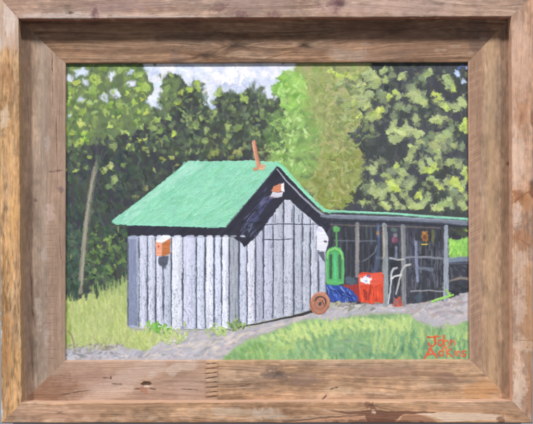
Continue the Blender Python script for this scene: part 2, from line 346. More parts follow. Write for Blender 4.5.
# bush behind the meadow
BU = [(84, 226), (112, 224), (127, 230), (128, 285), (112, 292), (90, 290), (82, 262)]
scatter(BU, 230, [(66, 98, 72), (84, 116, 72), (56, 82, 72), (100, 132, 76), (48, 58, 66)], (3.5, 8), (2.5, 4.5), R_(60), P_WOODS, .8, h=.28, a=.85)
for x, y, c in [(104, 238, (136, 160, 84)), (108, 246, (128, 156, 74)), (101, 247, (118, 146, 78)), (112, 236, (112, 142, 80)), (96, 252, (104, 132, 72)), (115, 268, (128, 152, 84)), (110, 272, (112, 140, 76)), (120, 262, (104, 130, 72)), (98, 262, (100, 128, 70)), (118, 240, (90, 118, 80)), (72, 256, (104, 134, 82)), (80, 282, (84, 112, 76)), (74, 240, (70, 98, 78))]:
    for q in range(3): dab(x + rng.normal(0, 2), y + rng.normal(0, 2), rng.uniform(3, 6), rng.uniform(2, 3.5), rng.uniform(0, 3), c, P_WOODS, .35, .9)
scatter([(66, 225), (84, 225), (82, 290), (66, 292)], 70, [(60, 92, 80), (72, 104, 84), (52, 74, 74)], (4, 9), (2.5, 4), R_(80), P_WOODS, .4, h=.2, a=.8)
# ---- willow mass in the middle
WIL = [(298.5, 60), (372, 60), (360, 80), (356, 100), (362, 120), (352, 140), (366, 160), (360, 180), (350, 195), (352, 208), (330, 212), (316, 200), (285, 170), (268, 160), (272, 130), (282, 112), (296, 100)]
poly(WIL, (142, 152, 92), P_WIL, rag=5, ragf=.12, ang=R_(70), vary=.12, col2=(124, 140, 76), soft=3)
scatter(WIL, 560, [(152, 164, 98), (162, 166, 112), (130, 146, 76), (144, 152, 92), (168, 162, 120), (114, 134, 70), (156, 174, 92)], (5, 11), (2.4, 4.6), R_(70), P_WIL, .8, h=.26, a=.75)
scatter([(300, 66), (352, 66), (350, 130), (318, 128), (300, 100)], 120, [(158, 156, 120), (166, 160, 126), (148, 158, 110), (136, 152, 96)], (6, 12), (3, 5), R_(60), P_WIL, .6, h=.26, a=.7)
scatter([(305, 165), (362, 150), (352, 208), (325, 210)], 110, [(124, 132, 62), (136, 142, 74), (112, 122, 60), (146, 148, 92), (102, 114, 64)], (5, 12), (2, 4), R_(70), P_WIL, .7, h=.3, a=.8)
scatter([(318, 112), (356, 112), (352, 145), (318, 145)], 60, [(156, 146, 104), (148, 140, 96), (120, 130, 92), (100, 118, 84)], (4, 9), (2, 3.6), R_(110), P_WIL, .8, h=.3, a=.8)
for q in range(46):   # long pale strokes
    x = rng.uniform(305, 350); y = rng.uniform(120, 180)
    dab(x, y, rng.uniform(6, 11), rng.uniform(1.4, 2.4), R_(rng.choice([-35, 20, 110, 70]) + rng.normal(0, 12)), [(170, 164, 122), (150, 158, 100), (164, 168, 112)][rng.integers(3)], P_WIL, .42, .85)
for q in range(60):
    x = rng.uniform(300, 350); y = rng.uniform(86, 150)
    dab(x, y, rng.uniform(2.5, 5), rng.uniform(1.6, 2.8), rng.uniform(0, 3), [(92, 112, 82), (110, 130, 80), (152, 180, 108)][rng.integers(3)], P_WIL, .3, .75)
# vertical hair strokes at the foot of the willow
for q in range(70):
    x = rng.uniform(318, 352); y = rng.uniform(192, 208)
    dab(x, y, rng.uniform(5, 10), rng.uniform(1, 1.8), R_(rng.normal(88, 8)), [(118, 134, 60), (134, 146, 78), (90, 106, 54), (148, 152, 84)][rng.integers(4)], P_WIL, .3, .8)

soften(63, 60, 300, 300, 1.3, .45)
soften(290, 60, 380, 215, 2.2, .8)
for q in range(520):
    x = rng.uniform(298, 362); y = rng.uniform(64, 208)
    if not inside(WIL, np.array([[x]]), np.array([[y]]))[0, 0]: continue
    f = (y - 64) / 144
    pal = [(168, 178, 112), (150, 168, 92), (176, 168, 124), (120, 138, 74), (104, 124, 74), (142, 156, 84)] if f < .55 else [(146, 158, 76), (164, 166, 100), (120, 134, 60), (100, 114, 56), (136, 150, 70), (158, 152, 104)]
    dab(x, y, rng.uniform(3.5, 9), rng.uniform(1.5, 3.6), R_(rng.choice([60, 100, -30, 30]) + rng.normal(0, 20)), pal[rng.integers(6)], P_WIL, .4, .62, .5, .35, 6)
# ---- bright yellow green tree left of the willow
BT = [(275, 84), (283, 72), (292, 70), (299, 76), (304, 90), (307, 106), (298, 112), (283, 110), (279, 100)]
poly(BT, (128, 172, 92), P_LTREE, rag=2.5, ragf=.25, vary=.08)
scatter(BT, 120, [(124, 176, 84), (140, 190, 90), (108, 160, 76), (156, 202, 104)], (5, 9), (3, 5), R_(60), P_LTREE, .8, h=.32, a=.9)
for x, y, l, w, c in [(289, 73, 9, 5, (160, 200, 116)), (283, 79, 8, 6, (136, 186, 78)), (299, 91, 12, 7, (164, 206, 118)), (296, 84, 9, 5, (150, 196, 104)), (285, 97, 6, 12, (154, 200, 112)), (300, 102, 10, 5, (148, 200, 96)),
                      (292, 106, 10, 6, (140, 192, 84)), (284, 108, 7, 5, (134, 186, 92)), (293, 94, 8, 4, (126, 182, 76)), (305, 97, 4, 8, (132, 182, 90)), (279, 90, 5, 9, (120, 172, 76)), (290, 87, 10, 4, (118, 170, 70))]:
    dab(x, y, l, w, rng.normal(.2, .4), c, P_LTREE, .5, .95, .28, .1, 4)
for q in range(150):
    x = rng.normal(308, 7); y = rng.uniform(70, 180)
    dab(x, y, rng.uniform(4, 9), rng.uniform(2, 4), R_(rng.uniform(20, 120)), [(140, 172, 92), (152, 182, 100), (132, 160, 84), (150, 168, 96)][rng.integers(4)], P_LTREE if x < 307 else P_WIL, .36, .65, .5, .3)
LB = [(268, 112), (306, 108), (322, 128), (318, 155), (310, 184), (292, 174), (270, 158), (264, 130)]
poly(LB, (124, 164, 92), P_LTREE, rag=5, ragf=.18, vary=.12, a=.8, soft=3)
scatter(LB, 170, [(104, 148, 78), (124, 172, 84), (94, 126, 82), (140, 188, 94), (78, 102, 76)], (4, 9), (2, 4), R_(50), P_LTREE, .9, h=.34, a=.85)
for q in range(70):
    x = rng.normal(293, 9); y = rng.uniform(112, 176)
    dab(x, y, rng.uniform(5, 9), rng.uniform(1.8, 3.2), R_(rng.choice([-50, 60, 20, 100])), [(154, 202, 112), (140, 188, 96), (170, 210, 128)][rng.integers(3)], P_LTREE, .5, .75, .5, jit=6)
for q in range(40):
    dab(rng.uniform(262, 284), rng.uniform(112, 150), rng.uniform(4, 8), rng.uniform(3, 5), rng.uniform(0, 3), [(58, 68, 66), (72, 92, 74), (86, 112, 80)][rng.integers(3)], P_WOODS, .2, .6, .6)
for x, y in [(291, 133), (283, 140), (292, 148), (287, 122), (300, 120)]: dab(x, y, 8, 3, R_(rng.uniform(-60, 60)), (176, 208, 130), P_LTREE, .5, .9)

# ---- dark right hand wood with big sage leaves
RW = [(372, 60), (472, 60), (472, 220), (340, 213), (352, 200), (362, 180), (368, 160), (354, 142), (364, 124), (358, 100), (362, 80)]
poly(RW, (66, 70, 84), P_LEAF, rag=2.5, ragf=.25, ang=R_(75), vary=.12, col2=(62, 70, 74), a=.96)
scatter(RW, 260, [(58, 62, 78), (70, 76, 88), (64, 74, 76), (76, 84, 88)], (6, 13), (3, 6), R_(75), P_LEAF, .6, h=.16, a=.6)
sage = (146, 164, 110); pale = (160, 178, 112); dim = (110, 126, 98); lime = (176, 196, 88); lime2 = (166, 190, 96)
RL = []
def cl(*a): RL.append(a)
# crop rows, x 368-473, y 60-144
for a in [(370, 74, 12, 8, 0, sage), (376, 80, 12, 10, .8, pale), (374, 86, 10, 7, .4, sage), (383, 70, 10, 6, -.7, sage), (386, 80, 8, 8, 0, pale), (391, 75, 7, 8, .2, dim), (402, 75, 11, 5, -.7, sage), (399, 78, 5, 5, 0, pale),
          (390, 96, 5, 5, 0, lime), (389, 98, 7, 5, .3, lime), (396, 92, 9, 5, .9, lime2), (399, 96, 8, 4, .3, sage), (403, 95, 6, 4, -.5, dim), (381, 96, 8, 15, .1, dim), (380, 92, 5, 8, 0, dim),
          (412, 90, 12, 13, 0, sage), (416, 96, 12, 10, .3, sage), (421, 100, 8, 12, .2, pale), (424, 104, 5, 9, -.3, pale), (409, 97, 7, 6, 0, pale), (424, 94, 5, 7, .4, dim), (410, 87, 9, 7, .9, dim), (400, 107, 13, 6, .5, dim), (408, 109, 9, 7, .2, dim),
          (425, 74, 14, 8, -.5, sage), (430, 70, 8, 5, -.4, sage), (422, 77, 8, 6, .3, dim), (447, 77, 10, 6, .7, sage), (450, 82, 8, 7, .4, sage), (453, 88, 7, 9, .1, lime), (448, 86, 8, 7, .2, sage),
          (437, 95, 11, 5, .4, lime), (440, 98, 9, 5, .5, lime2), (435, 101, 6, 4, .1, lime), (444, 106, 10, 7, .6, lime2), (441, 104, 7, 5, .2, pale), (448, 109, 6, 4, .2, lime2), (458, 105, 14, 9, -.3, sage), (462, 99, 8, 9, .1, sage), (465, 104, 6, 8, 0, pale), (455, 111, 9, 5, .1, sage),
          (440, 119, 14, 9, -.2, pale), (436, 122, 13, 6, .1, pale), (445, 117, 7, 8, .2, sage), (432, 122, 6, 5, .4, pale), (449, 121, 7, 6, 0, dim),
          (416, 120, 7, 14, .05, sage), (418, 125, 6, 6, 0, dim), (374, 115, 14, 10, -.7, lime2), (371, 118, 12, 8, -.4, pale), (379, 110, 7, 8, .2, lime), (368, 106, 7, 8, .1, sage), (385, 110, 9, 1.6, -1., dim),
          (395, 117, 7, 13, .1, dim), (393, 122, 5, 12, .1, sage), (404, 127, 8, 16, .1, sage), (404, 133, 8, 10, 0, pale), (397, 131, 18, 7, .1, pale), (391, 131, 8, 5, .1, sage), (411, 132, 16, 9, .2, sage), (418, 134, 10, 9, .3, pale), (395, 137, 12, 9, .3, sage), (388, 133, 6, 4, 0, pale),
          (463, 127, 10, 9, .2, lime2), (466, 123, 6, 8, 0, lime), (467, 132, 5, 6, 0, lime), (447, 135, 13, 11, .2, sage), (441, 139, 12, 11, .1, sage), (452, 131, 8, 10, .1, dim), (437, 143, 12, 9, 0, pale), (424, 141, 8, 10, 0, dim), (431, 136, 9, 8, -.3, dim),
          # crop x 368-473, y 140-224
          (393, 142, 9, 8, 0, sage), (420, 142, 12, 6, .2, sage), (437, 145, 16, 10, .1, sage), (444, 147, 8, 10, .1, dim), (430, 150, 12, 6, .2, dim), (438, 152, 8, 5, .1, pale), (452, 144, 9, 7, 0, sage), (463, 147, 5, 12, 0, dim),
          (413, 150, 10, 7, -1., sage), (409, 157, 8, 12, .3, sage), (407, 164, 10, 6, -.9, dim), (411, 146, 7, 5, .2, pale), (422, 166, 7, 13, .0, sage), (424, 170, 8, 7, .2, lime2), (430, 161, 7, 12, -.1, sage), (434, 168, 8, 10, .2, lime), (431, 171, 7, 8, -.3, lime), (439, 161, 7, 14, .2, dim), (438, 158, 7, 8, .1, sage),
          (451, 162, 16, 7, .05, sage), (459, 165, 9, 8, .7, sage), (465, 172, 7, 14, .1, lime2), (467, 178, 5, 9, 0, lime), (458, 161, 10, 5, .2, dim), (462, 168, 5, 6, 0, dim),
          (376, 165, 5, 8, 0, sage), (373, 171, 9, 9, .5, sage), (368, 168, 7, 7, 0, sage), (384, 162, 6, 5, -.3, dim), (396, 166, 7, 5, -.5, lime2), (399, 171, 12, 6, .2, pale), (404, 173, 9, 5, .2, sage), (391, 172, 12, 8, -.3, dim), (385, 175, 8, 6, 0, sage),
          (392, 184, 12, 12, 0, lime2), (395, 187, 14, 9, .1, lime), (389, 190, 8, 7, .2, pale), (399, 180, 10, 8, .1, sage), (404, 183, 10, 6, -.4, dim), (412, 181, 10, 14, .4, dim), (409, 186, 9, 9, 0, sage), (404, 193, 8, 12, .2, sage), (407, 199, 7, 6, 0, dim),
          (376, 189, 20, 11, .05, sage), (372, 186, 11, 9, 0, sage), (382, 186, 10, 8, .2, dim), (376, 196, 7, 6, 0, pale), (383, 197, 8, 6, .2, sage), (381, 192, 12, 6, .1, sage), (365, 190, 8, 9, .1, dim),
          (384, 205, 10, 8, .1, pale), (387, 208, 6, 6, 0, pale), (382, 204, 6, 5, .1, lime2), (394, 200, 8, 8, .2, sage), (398, 205, 10, 7, .4, pale), (403, 208, 6, 5, .1, sage), (413, 205, 12, 9, 0, pale), (418, 207, 10, 6, .1, pale), (410, 202, 8, 6, .3, sage), (424, 203, 9, 7, -.3, sage),
          (429, 197, 6, 9, .2, sage), (427, 200, 8, 5, -.5, sage), (419, 196, 7, 8, 0, lime), (421, 198, 4, 6, 0, lime2), (433, 178, 12, 6, .1, sage), (435, 184, 6, 5, .1, lime), (441, 188, 7, 6, .3, lime), (438, 186, 4, 4, 0, lime2),
          (447, 181, 7, 9, .4, sage), (451, 188, 6, 9, .5, sage), (455, 181, 10, 9, 0, lime), (457, 184, 7, 7, .2, lime2), (461, 189, 8, 7, .5, lime), (464, 183, 6, 9, .2, sage), (449, 177, 6, 5, 0, dim), (454, 194, 12, 9, .2, dim),
          (438, 206, 14, 7, .1, pale), (434, 209, 8, 5, .3, pale), (443, 204, 9, 8, -.4, sage), (441, 210, 8, 5, .1, pale), (449, 201, 9, 12, -.3, sage), (452, 207, 6, 9, .1, dim), (461, 203, 11, 9, .4, sage), (464, 208, 6, 9, -.2, pale), (459, 199, 8, 7, .2, dim), (466, 198, 5, 8, 0, sage),
          (363, 202, 5, 8, .3, (150, 168, 92)), (362, 205, 4, 5, 0, sage),
          # left border of the leaves x 350-372
          (330, 70, 10, 5, 0, lime2), (340, 76, 9, 6, .4, lime), (348, 75, 14, 6, -.1, lime), (353, 78, 8, 5, .2, lime2), (332, 73, 7, 4, 0, lime), (366, 73, 8, 9, 0, sage), (369, 79, 8, 8, .2, sage), (358, 84, 12, 8, .1, sage), (350, 87, 12, 6, .2, dim), (361, 90, 14, 7, -.2, sage), (356, 96, 14, 7, -.5, pale),
          (362, 103, 12, 7, -.2, sage), (352, 104, 10, 6, .3, lime2), (345, 107, 12, 6, .2, sage), (366, 106, 9, 8, .2, pale), (360, 115, 7, 7, -.8, lime2), (358, 118, 5, 4, 0, lime), (370, 95, 6, 8, 0, sage), (363, 97, 9, 5, -.3, sage), (366, 86, 8, 6, 0, pale), (340, 100, 10, 7, .3, dim),
          (343, 115, 12, 7, .3, sage), (340, 84, 12, 7, .2, sage)]:
    cl(*a)
for x, y, l, w, an, c in RL:
    dab(x + rng.normal(0, 1.4), y + rng.normal(0, 1.4), l * 1.35, w * 1.35, an + rng.normal(0, .3), (98, 110, 98), P_LEAF, .3, .5, .7, .3, 6)
for x, y, l, w, an, c in RL:
    for q in range(3):
        dab(x + rng.normal(0, l * .12), y + rng.normal(0, w * .12), l * rng.uniform(.65, 1.12), w * rng.uniform(.6, 1.1), an + rng.normal(0, .4), np.array(c) + 9, P_LEAF, .5, .88, .4, .2, 7)
    if rng.random() < .55: dab(x + rng.normal(0, l * .2), y + rng.normal(0, w * .2), l * .5, w * .35, an + rng.normal(0, .5), np.array(c) + (14, 12, 4), P_LEAF, .5, .8, .3, .2, 4)
    if rng.random() < .35: dab(x + rng.normal(0, l * .35), y + rng.normal(0, w * .35), l * .4, w * .35, rng.uniform(0, 3), (78, 88, 88), P_LEAF, .25, .7, .4, .3, 4)
for q in range(110):
    y = rng.uniform(66, 205); x = 358 + 8 * math.sin(y * .07) + rng.normal(0, 7)
    dab(x, y, rng.uniform(5, 9), rng.uniform(3, 5.5), rng.uniform(-.6, 1.4), [(136, 154, 98), (116, 132, 88), (154, 172, 104), (100, 116, 86), (146, 150, 104)][rng.integers(5)], P_LEAF if x > 358 else P_WIL, .4, .7, .5, .25)
for q in range(260):
    x = rng.uniform(362, 470); y = rng.uniform(66, 210)
    if float(nz(x * .1, y * .1, 61)) < .48: continue
    dab(x, y, rng.uniform(4, 8), rng.uniform(3, 5), rng.uniform(-.8, 1.6), [(112, 128, 100), (96, 112, 98), (134, 150, 108), (148, 166, 112)][rng.integers(4)], P_LEAF, .4, .6, .5, .3)
for x, y, l in [(357, 130, 9), (352, 134, 7), (360, 140, 9), (366, 132, 8), (356, 148, 5)]: dab(x, y, l, l * .8, .3, (66, 74, 90), P_LEAF, .2, .9)
for x, y in [(462, 65), (466, 67), (459, 68)]: dab(x, y, 5, 4, .2, (84, 112, 180), P_SKY, .3, .9)
for x, y, l, w in [(457, 74, 6, 8), (456, 72, 5, 5), (464, 81, 7, 6), (467, 68, 3, 4)]: dab(x, y, l, w, .1, (172, 196, 238), P_SKY, .45, 1, .3, 0, 4)
# dark band at the very top right of the canvas
for q in range(26): dab(rng.uniform(372, 456), rng.uniform(61, 67), rng.uniform(5, 10), rng.uniform(2, 4), rng.normal(0, .3), [(54, 58, 68), (76, 96, 60), (62, 70, 66)][rng.integers(3)], P_LEAF, .2, .8)

soften(262, 60, 325, 182, 1.7, .6)
soften(318, 60, 472, 222, 1.3, .5)
for q in range(150):
    x = rng.uniform(368, 468); y = rng.uniform(70, 208)
    line([(x, y), (x + rng.normal(0, 1.2), y + rng.uniform(5, 13))], rng.uniform(1, 2.4), [(118, 130, 112), (96, 106, 108), (140, 154, 116)][rng.integers(3)], P_LEAF, .2, .28, soft=.8, dry=.35)
warp(56, 54, 270, 300, [(1.7, .28, .22), (.7, .75, .55), (.3, 1.6, 1.2)], 301)
warp(262, 54, 374, 222, [(3.6, .11, .09), (1.8, .3, .25), (1.0, .8, .7), (.5, 1.6, 1.3)], 331)
warp(362, 54, 480, 226, [(1.3, .3, .3), (.9, .8, .7), (.4, 1.7, 1.5)], 361)
# pale trunk
line([(97, 60), (98, 100), (97, 150), (96, 168)], (2, 6), (92, 98, 96), P_WOODS, .14, .22, soft=.8)
for q in range(9): dab(96.5 + rng.normal(0, .7), 160 + q * 1.4, rng.uniform(5, 8), rng.uniform(2.2, 3.6), R_(95), (104 + q * 2, 108 + q * 2, 102 + q), P_TRUNK, .25, .5, .6, .35)
line([(95, 168), (90, 195), (86, 225), (83, 255), (80, 292)], (5, 6), (128, 128, 118), P_TRUNK, .34, .95, mot=.2)
line([(94, 172), (89, 200), (85, 235), (81, 285)], (1.8, 2.6), (150, 148, 136), P_TRUNK, .3, .7)
line([(97.5, 170), (92.5, 200), (88.5, 235), (86, 262)], (1.2, 1.8), (88, 96, 88), P_TRUNK, .2, .6)
line([(96, 170), (99, 162), (103, 150)], (2.5, 1.2), (92, 96, 92), P_TRUNK, .2, .5)

soften(288, 66, 326, 190, 3.0, .75)
for x, y, l, w, c in UD + MD:
    if rng.random() < .7:
        dab(x + rng.normal(0, 1.6), y + rng.normal(0, 1.6), l * rng.uniform(.45, .75), w * rng.uniform(.45, .7), rng.normal(.6, .5), np.array(c) + rng.choice([0, 10, -10]), P_WOODS, .5, .8, .45, .2, 7)
for q in range(240):
    x = rng.uniform(67, 290); y = rng.uniform(92, 156)
    if x > 262 and y > 120: continue
    if float(nz(x * .08, y * .08, 71)) < .45: continue
    dab(x, y, rng.uniform(3.5, 6.5), rng.uniform(2.6, 4.2), R_(rng.uniform(20, 120)), [(128, 152, 92), (110, 136, 88), (146, 168, 96), (96, 120, 90), (80, 100, 84)][rng.integers(5)], P_WOODS, .42, .7, .5, .25)
for q in range(150):
    x = rng.uniform(66, 150); y = rng.uniform(150, 285)
    if x > 128 and y > 200 or (x - 112) > (225 - y) and y < 225 and x > 112: continue
    dab(x, y, rng.uniform(5, 11), rng.uniform(2, 3.6), R_(rng.normal(80, 22)), [(70, 96, 82), (84, 110, 84), (62, 82, 80), (92, 112, 92)][rng.integers(4)], P_WOODS, .35, .4, .6, .4)
for x, y, l, w, an, c in RL:
    if rng.random() < .75:
        dab(x + rng.normal(0, l * .15), y + rng.normal(0, w * .15), l * rng.uniform(.5, .85), w * rng.uniform(.5, .8), an + rng.normal(0, .4), np.array(c) + rng.choice([4, 14, -8]), P_LEAF, .55, .8, .42, .25, 6)
for q in range(170):
    x = rng.uniform(306, 356); y = rng.uniform(72, 208)
    if not inside(WIL, np.array([[x]]), np.array([[y]]))[0, 0]: continue
    dab(x, y, rng.uniform(5, 11), rng.uniform(1.6, 3.6), R_(rng.choice([-30, 25, 75, 110]) + rng.normal(0, 14)), [(174, 180, 130), (156, 176, 106), (112, 132, 78), (144, 166, 94), (168, 166, 120), (124, 148, 84)][rng.integers(6)], P_WIL, .45, .62, .5, .35, 6)
for q in range(46):
    x = rng.normal(294, 10); y = rng.uniform(76, 172)
    if y < 112 and (x < 278 or x > 310): continue
    dab(x, y, rng.uniform(5, 9), rng.uniform(2.2, 4), R_(rng.choice([-50, 60, 20, 100])), [(164, 208, 122), (146, 194, 100), (178, 214, 136)][rng.integers(3)], P_LTREE, .5, .75, .45, .2)
# ---- meadow
MEAD = [(63, 300), (70, 298), (78, 300), (86, 293), (95, 294), (104, 290), (114, 293), (122, 284), (129, 278), (130, 330), (150, 334), (168, 332), (176, 340), (150, 352), (63, 356)]
poly(MEAD, (168, 182, 122), P_MEAD, rag=1.5, ragf=.2, ang=R_(85), vary=.05, col2=(158, 176, 106))
scatter([(65, 300), (126, 290), (128, 332), (165, 336), (150, 350), (65, 353)], 620, [(176, 190, 124), (164, 184, 108), (184, 196, 122), (154, 172, 104), (174, 182, 128)], (5, 12), (1.3, 2.8), R_(86), P_MEAD, .16, h=.3, a=.7, jit=4)
for q in range(110):    # blades against the dark edge
    x = 88 + 41 * rng.random() ** .7; yb = 297 - (x - 88) * .2 + rng.normal(0, 2)
    l = 4 + 12 * rng.random() ** 2 * (x - 70) / 50
    line([(x, yb), (x + rng.normal(0, .8), yb - l)], (2.2, .8), [(150, 170, 104), (126, 148, 92), (168, 184, 120)][rng.integers(3)], P_MEAD, .3, .6, soft=.7)
for x, l in [(67, 8), (70, 10), (74, 9), (77, 12), (86, 6), (97, 3)]:
    dab(x, 292 + l * .4, 12, 3.5, R_(90), (62, 78, 72), P_WOODS, .2, .85)
scatter([(64, 284), (80, 284), (80, 300), (64, 298)], 26, [(58, 78, 74), (66, 90, 78)], (6, 12), (2, 4), R_(90), P_WOODS, .15, h=.2, a=.8)
for q in range(30): dab(rng.uniform(65, 71), rng.uniform(296, 346), rng.uniform(6, 12), 2.2, R_(90), [(132, 156, 74), (146, 168, 84)][rng.integers(2)], P_MEAD, .25, .6)
line([(68, 331), (72, 336), (74, 345), (74, 350)], (1.4, 2), (128, 118, 100), P_MEAD, .25, .8)

# ---- path
PATH = [(63, 350), (72, 348), (88, 347), (92, 344), (104, 345), (112, 343), (122, 345), (130, 348), (146, 351), (156, 346), (164, 338), (172, 332), (182, 330), (208, 331), (236, 331), (262, 324), (290, 317), (316, 311), (345, 304), (392, 300), (440, 297), (454, 292), (472, 284),
        (472, 319), (455, 324), (437, 327), (424, 323), (414, 319), (410, 313), (392, 312), (368, 313), (346, 317), (330, 321), (308, 319), (288, 325), (268, 332), (250, 337), (238, 344), (230, 352), (220, 364), (63, 364)]
poly(PATH, (178, 174, 184), P_PATH, rag=1.6, ragf=.25, ang=R_(-18), vary=.06, col2=(166, 166, 178), sl=.12)
PI_ = [(66, 352), (150, 354), (172, 334), (236, 333), (262, 326), (316, 312), (345, 306), (440, 300), (468, 290), (468, 316), (440, 322), (412, 311), (350, 312), (300, 318), (262, 331), (236, 342), (222, 358), (66, 359)]
scatter(PI_, 430, [(188, 180, 184), (172, 170, 186), (162, 162, 176), (196, 186, 184), (180, 178, 194), (150, 150, 160)], (5, 11), (1.8, 3.4), R_(-22), P_PATH, .35, h=.3, a=.75, jit=5)
scatter([(160, 350), (262, 328), (320, 313), (300, 319), (236, 340), (215, 352)], 50, [(206, 192, 184), (198, 190, 190)], (6, 12), (1.6, 3), R_(-20), P_PATH, .2, h=.34, a=.7, jit=4)
scatter([(64, 349), (150, 352), (140, 358), (64, 359)], 60, [(150, 152, 170), (176, 178, 196), (128, 130, 140), (186, 184, 194)], (4, 9), (1.6, 3), R_(-15), P_PATH, .5, h=.3, a=.8, jit=5)
scatter([(64, 345), (122, 343), (124, 349), (64, 351)], 40, [(132, 128, 118), (148, 140, 134), (118, 122, 110)], (4, 9), (1.2, 2.2), R_(10), P_PATH, .6, h=.25, a=.7, jit=5)
scatter([(390, 306), (466, 294), (466, 314), (420, 318)], 60, [(160, 148, 156), (172, 160, 164), (150, 142, 150)], (6, 12), (2, 3.6), R_(-8), P_PATH, .4, h=.3, a=.7, jit=4)
for q in range(26): line([(rng.uniform(80, 116), 348), (rng.uniform(80, 122), rng.uniform(334, 344))], (1, .5), (140, 132, 108), P_MEAD, .2, .5) if q % 3 == 0 else dab(rng.uniform(84, 134), rng.uniform(344, 350), 6, 1.5, R_(rng.uniform(40, 140)), (178, 186, 128), P_MEAD, .3, .8)

# ---- lawn
LAWN = [(218, 364), (229, 353), (238, 346), (250, 340), (266, 334), (284, 328), (300, 321), (318, 319), (331, 322), (348, 318), (370, 315), (392, 314), (410, 315), (416, 321), (428, 326), (440, 329), (456, 326), (472, 320), (472, 364)]
poly(LAWN, (142, 182, 120), P_LAWN, rag=1.4, ragf=.3, ang=R_(80), vary=.08, col2=(120, 158, 112))
LI = [(222, 361), (240, 347), (268, 335), (302, 322), (348, 319), (408, 317), (424, 327), (468, 323), (468, 362)]
scatter(LI, 700, [(146, 182, 124), (128, 170, 118), (160, 192, 126), (114, 160, 118), (140, 178, 112), (104, 150, 114)], (5, 12), (1.8, 3.8), R_(80), P_LAWN, .45, h=.32, a=.7, jit=5)
scatter([(262, 338), (304, 323), (360, 319), (414, 320), (410, 330), (340, 330), (300, 340)], 190, [(180, 204, 126), (170, 200, 118), (188, 208, 130)], (6, 12), (2, 3.6), R_(70), P_LAWN, .5, h=.34, a=.75, jit=4)
scatter([(240, 350), (290, 334), (300, 350), (250, 360)], 46, [(166, 192, 116), (150, 184, 104)], (6, 12), (2, 3), R_(60), P_LAWN, .5, h=.34, a=.75)
scatter([(330, 346), (466, 340), (466, 360), (320, 360)], 130, [(96, 142, 104), (84, 132, 104), (104, 150, 116)], (5, 11), (2, 3.6), R_(82), P_LAWN, .4, h=.3, a=.7)
scatter([(222, 360), (246, 344), (262, 344), (268, 360)], 50, [(118, 164, 96), (106, 154, 92)], (5, 10), (2, 4), R_(70), P_LAWN, .4, h=.3, a=.7)
scatter([(336, 340), (372, 340), (378, 352), (330, 352)], 40, [(124, 160, 122), (130, 164, 128)], (7, 14), (2.5, 4), R_(5), P_LAWN, .2, h=.24, a=.7)
for q in range(120):
    x = rng.uniform(368, 466); y = rng.uniform(334, 356)
    line([(x, y), (x + rng.normal(0, 2), y - rng.uniform(5, 11))], (2.2, 1.2), [(168, 192, 118), (88, 136, 96), (148, 182, 110), (96, 146, 120), (182, 200, 120)][rng.integers(5)], P_LAWN, .36, .65)
for x in (374, 380, 386): line([(x, 352), (x + 3, 322)], (4, 3), (172, 196, 122), P_LAWN, .36, .6)

soften(63, 280, 472, 363, 1.4, .55)
soften(200, 312, 472, 363, 1.8, .5)
# ---- lean-to interior
INT = [(316, 214), (326, 213), (472, 220), (472, 292), (456, 294), (446, 299), (412, 304), (386, 304), (350, 304), (330, 302), (318, 300)]
poly(INT, (64, 68, 86), P_INT, rag=.8, ang=R_(90), vary=.16, col2=(56, 60, 74))
for q in range(320):
    x = rng.uniform(328, 446); y = rng.uniform(228, 296)
    l = rng.uniform(6, 18)
    line([(x, y), (x + rng.normal(0, .3), min(y + l, 301))], rng.uniform(.7, 1.3), [(78, 84, 100), (40, 44, 56), (92, 98, 112), (48, 52, 64), (36, 40, 52)][rng.integers(5)], P_INT, .25, .6)
for q in range(90):
    x = rng.uniform(408, 443); y = rng.uniform(232, 292)
    line([(x, y), (x, y + rng.uniform(4, 9))], .9, (118, 124, 138), P_INT, .25, .55)
for q in range(50):
    line([(rng.uniform(388, 400), rng.uniform(236, 292))] * 1 + [(rng.uniform(388, 400), rng.uniform(240, 298))], .8, (44, 48, 60), P_INT, .2, .5)
line([(330, 224.5), (352, 225.5), (384, 226), (440, 228)], 1.4, (116, 108, 106), P_INT, .25, .8)
line([(334, 240.5), (356, 241), (376, 241)], 1.3, (112, 120, 142), P_INT, .25, .8)
line([(377, 246), (375, 252), (370, 257), (362, 262)], (1.4, 1), (118, 128, 150), P_INT, .3, .85)
line([(378, 224), (378.5, 246), (376, 268), (374, 272)], (3.2, 4.5), (74, 92, 124), P_INT, .3, .85)
line([(378.5, 226), (378.5, 238)], 1.6, (92, 132, 176), P_INT, .3, .8)
dab(377.5, 233, 3, 5, 0, (176, 128, 88), P_INT, .3, .9)
line([(366, 225), (367, 238)], 1.4, (80, 104, 96), P_INT, .25, .7); line([(371, 227), (371, 244)], 1.8, (86, 108, 130), P_INT, .25, .7)
for x in (346, 351, 363, 369): line([(x, 244), (x, 272)], 1, (82, 88, 104), P_INT, .2, .6)
line([(377, 258), (398, 259)], 3.5, (92, 104, 128), P_INT, .25, .7)
# far field and rail at right
poly([(448, 238), (456, 240), (472, 235), (472, 256), (460, 257), (449, 259)], (130, 182, 92), P_FIELD, rag=1, vary=.1, ang=R_(70))
for q in range(46): dab(rng.uniform(450, 469), rng.uniform(240, 255), rng.uniform(4, 8), rng.uniform(1.4, 2.4), R_(rng.normal(100, 20)), [(140, 208, 84), (118, 184, 84), (156, 216, 100)][rng.integers(3)], P_FIELD, .4, .85)
dab(464.5, 229, 4, 5, .3, (150, 196, 60), P_FIELD, .4, 1); dab(467, 231, 3, 2, 0, (160, 200, 70), P_FIELD, .4, 1)
for q in range(20): dab(rng.uniform(450, 470), rng.uniform(226, 236), 6, 3, rng.uniform(0, 3), (66, 76, 66), P_INT, .25, .8)
line([(449, 260), (470, 259)], 5.5, (118, 130, 156), P_INT, .35, .95)
line([(449, 264), (470, 263)], 1.6, (84, 92, 112), P_INT, .3, .9)
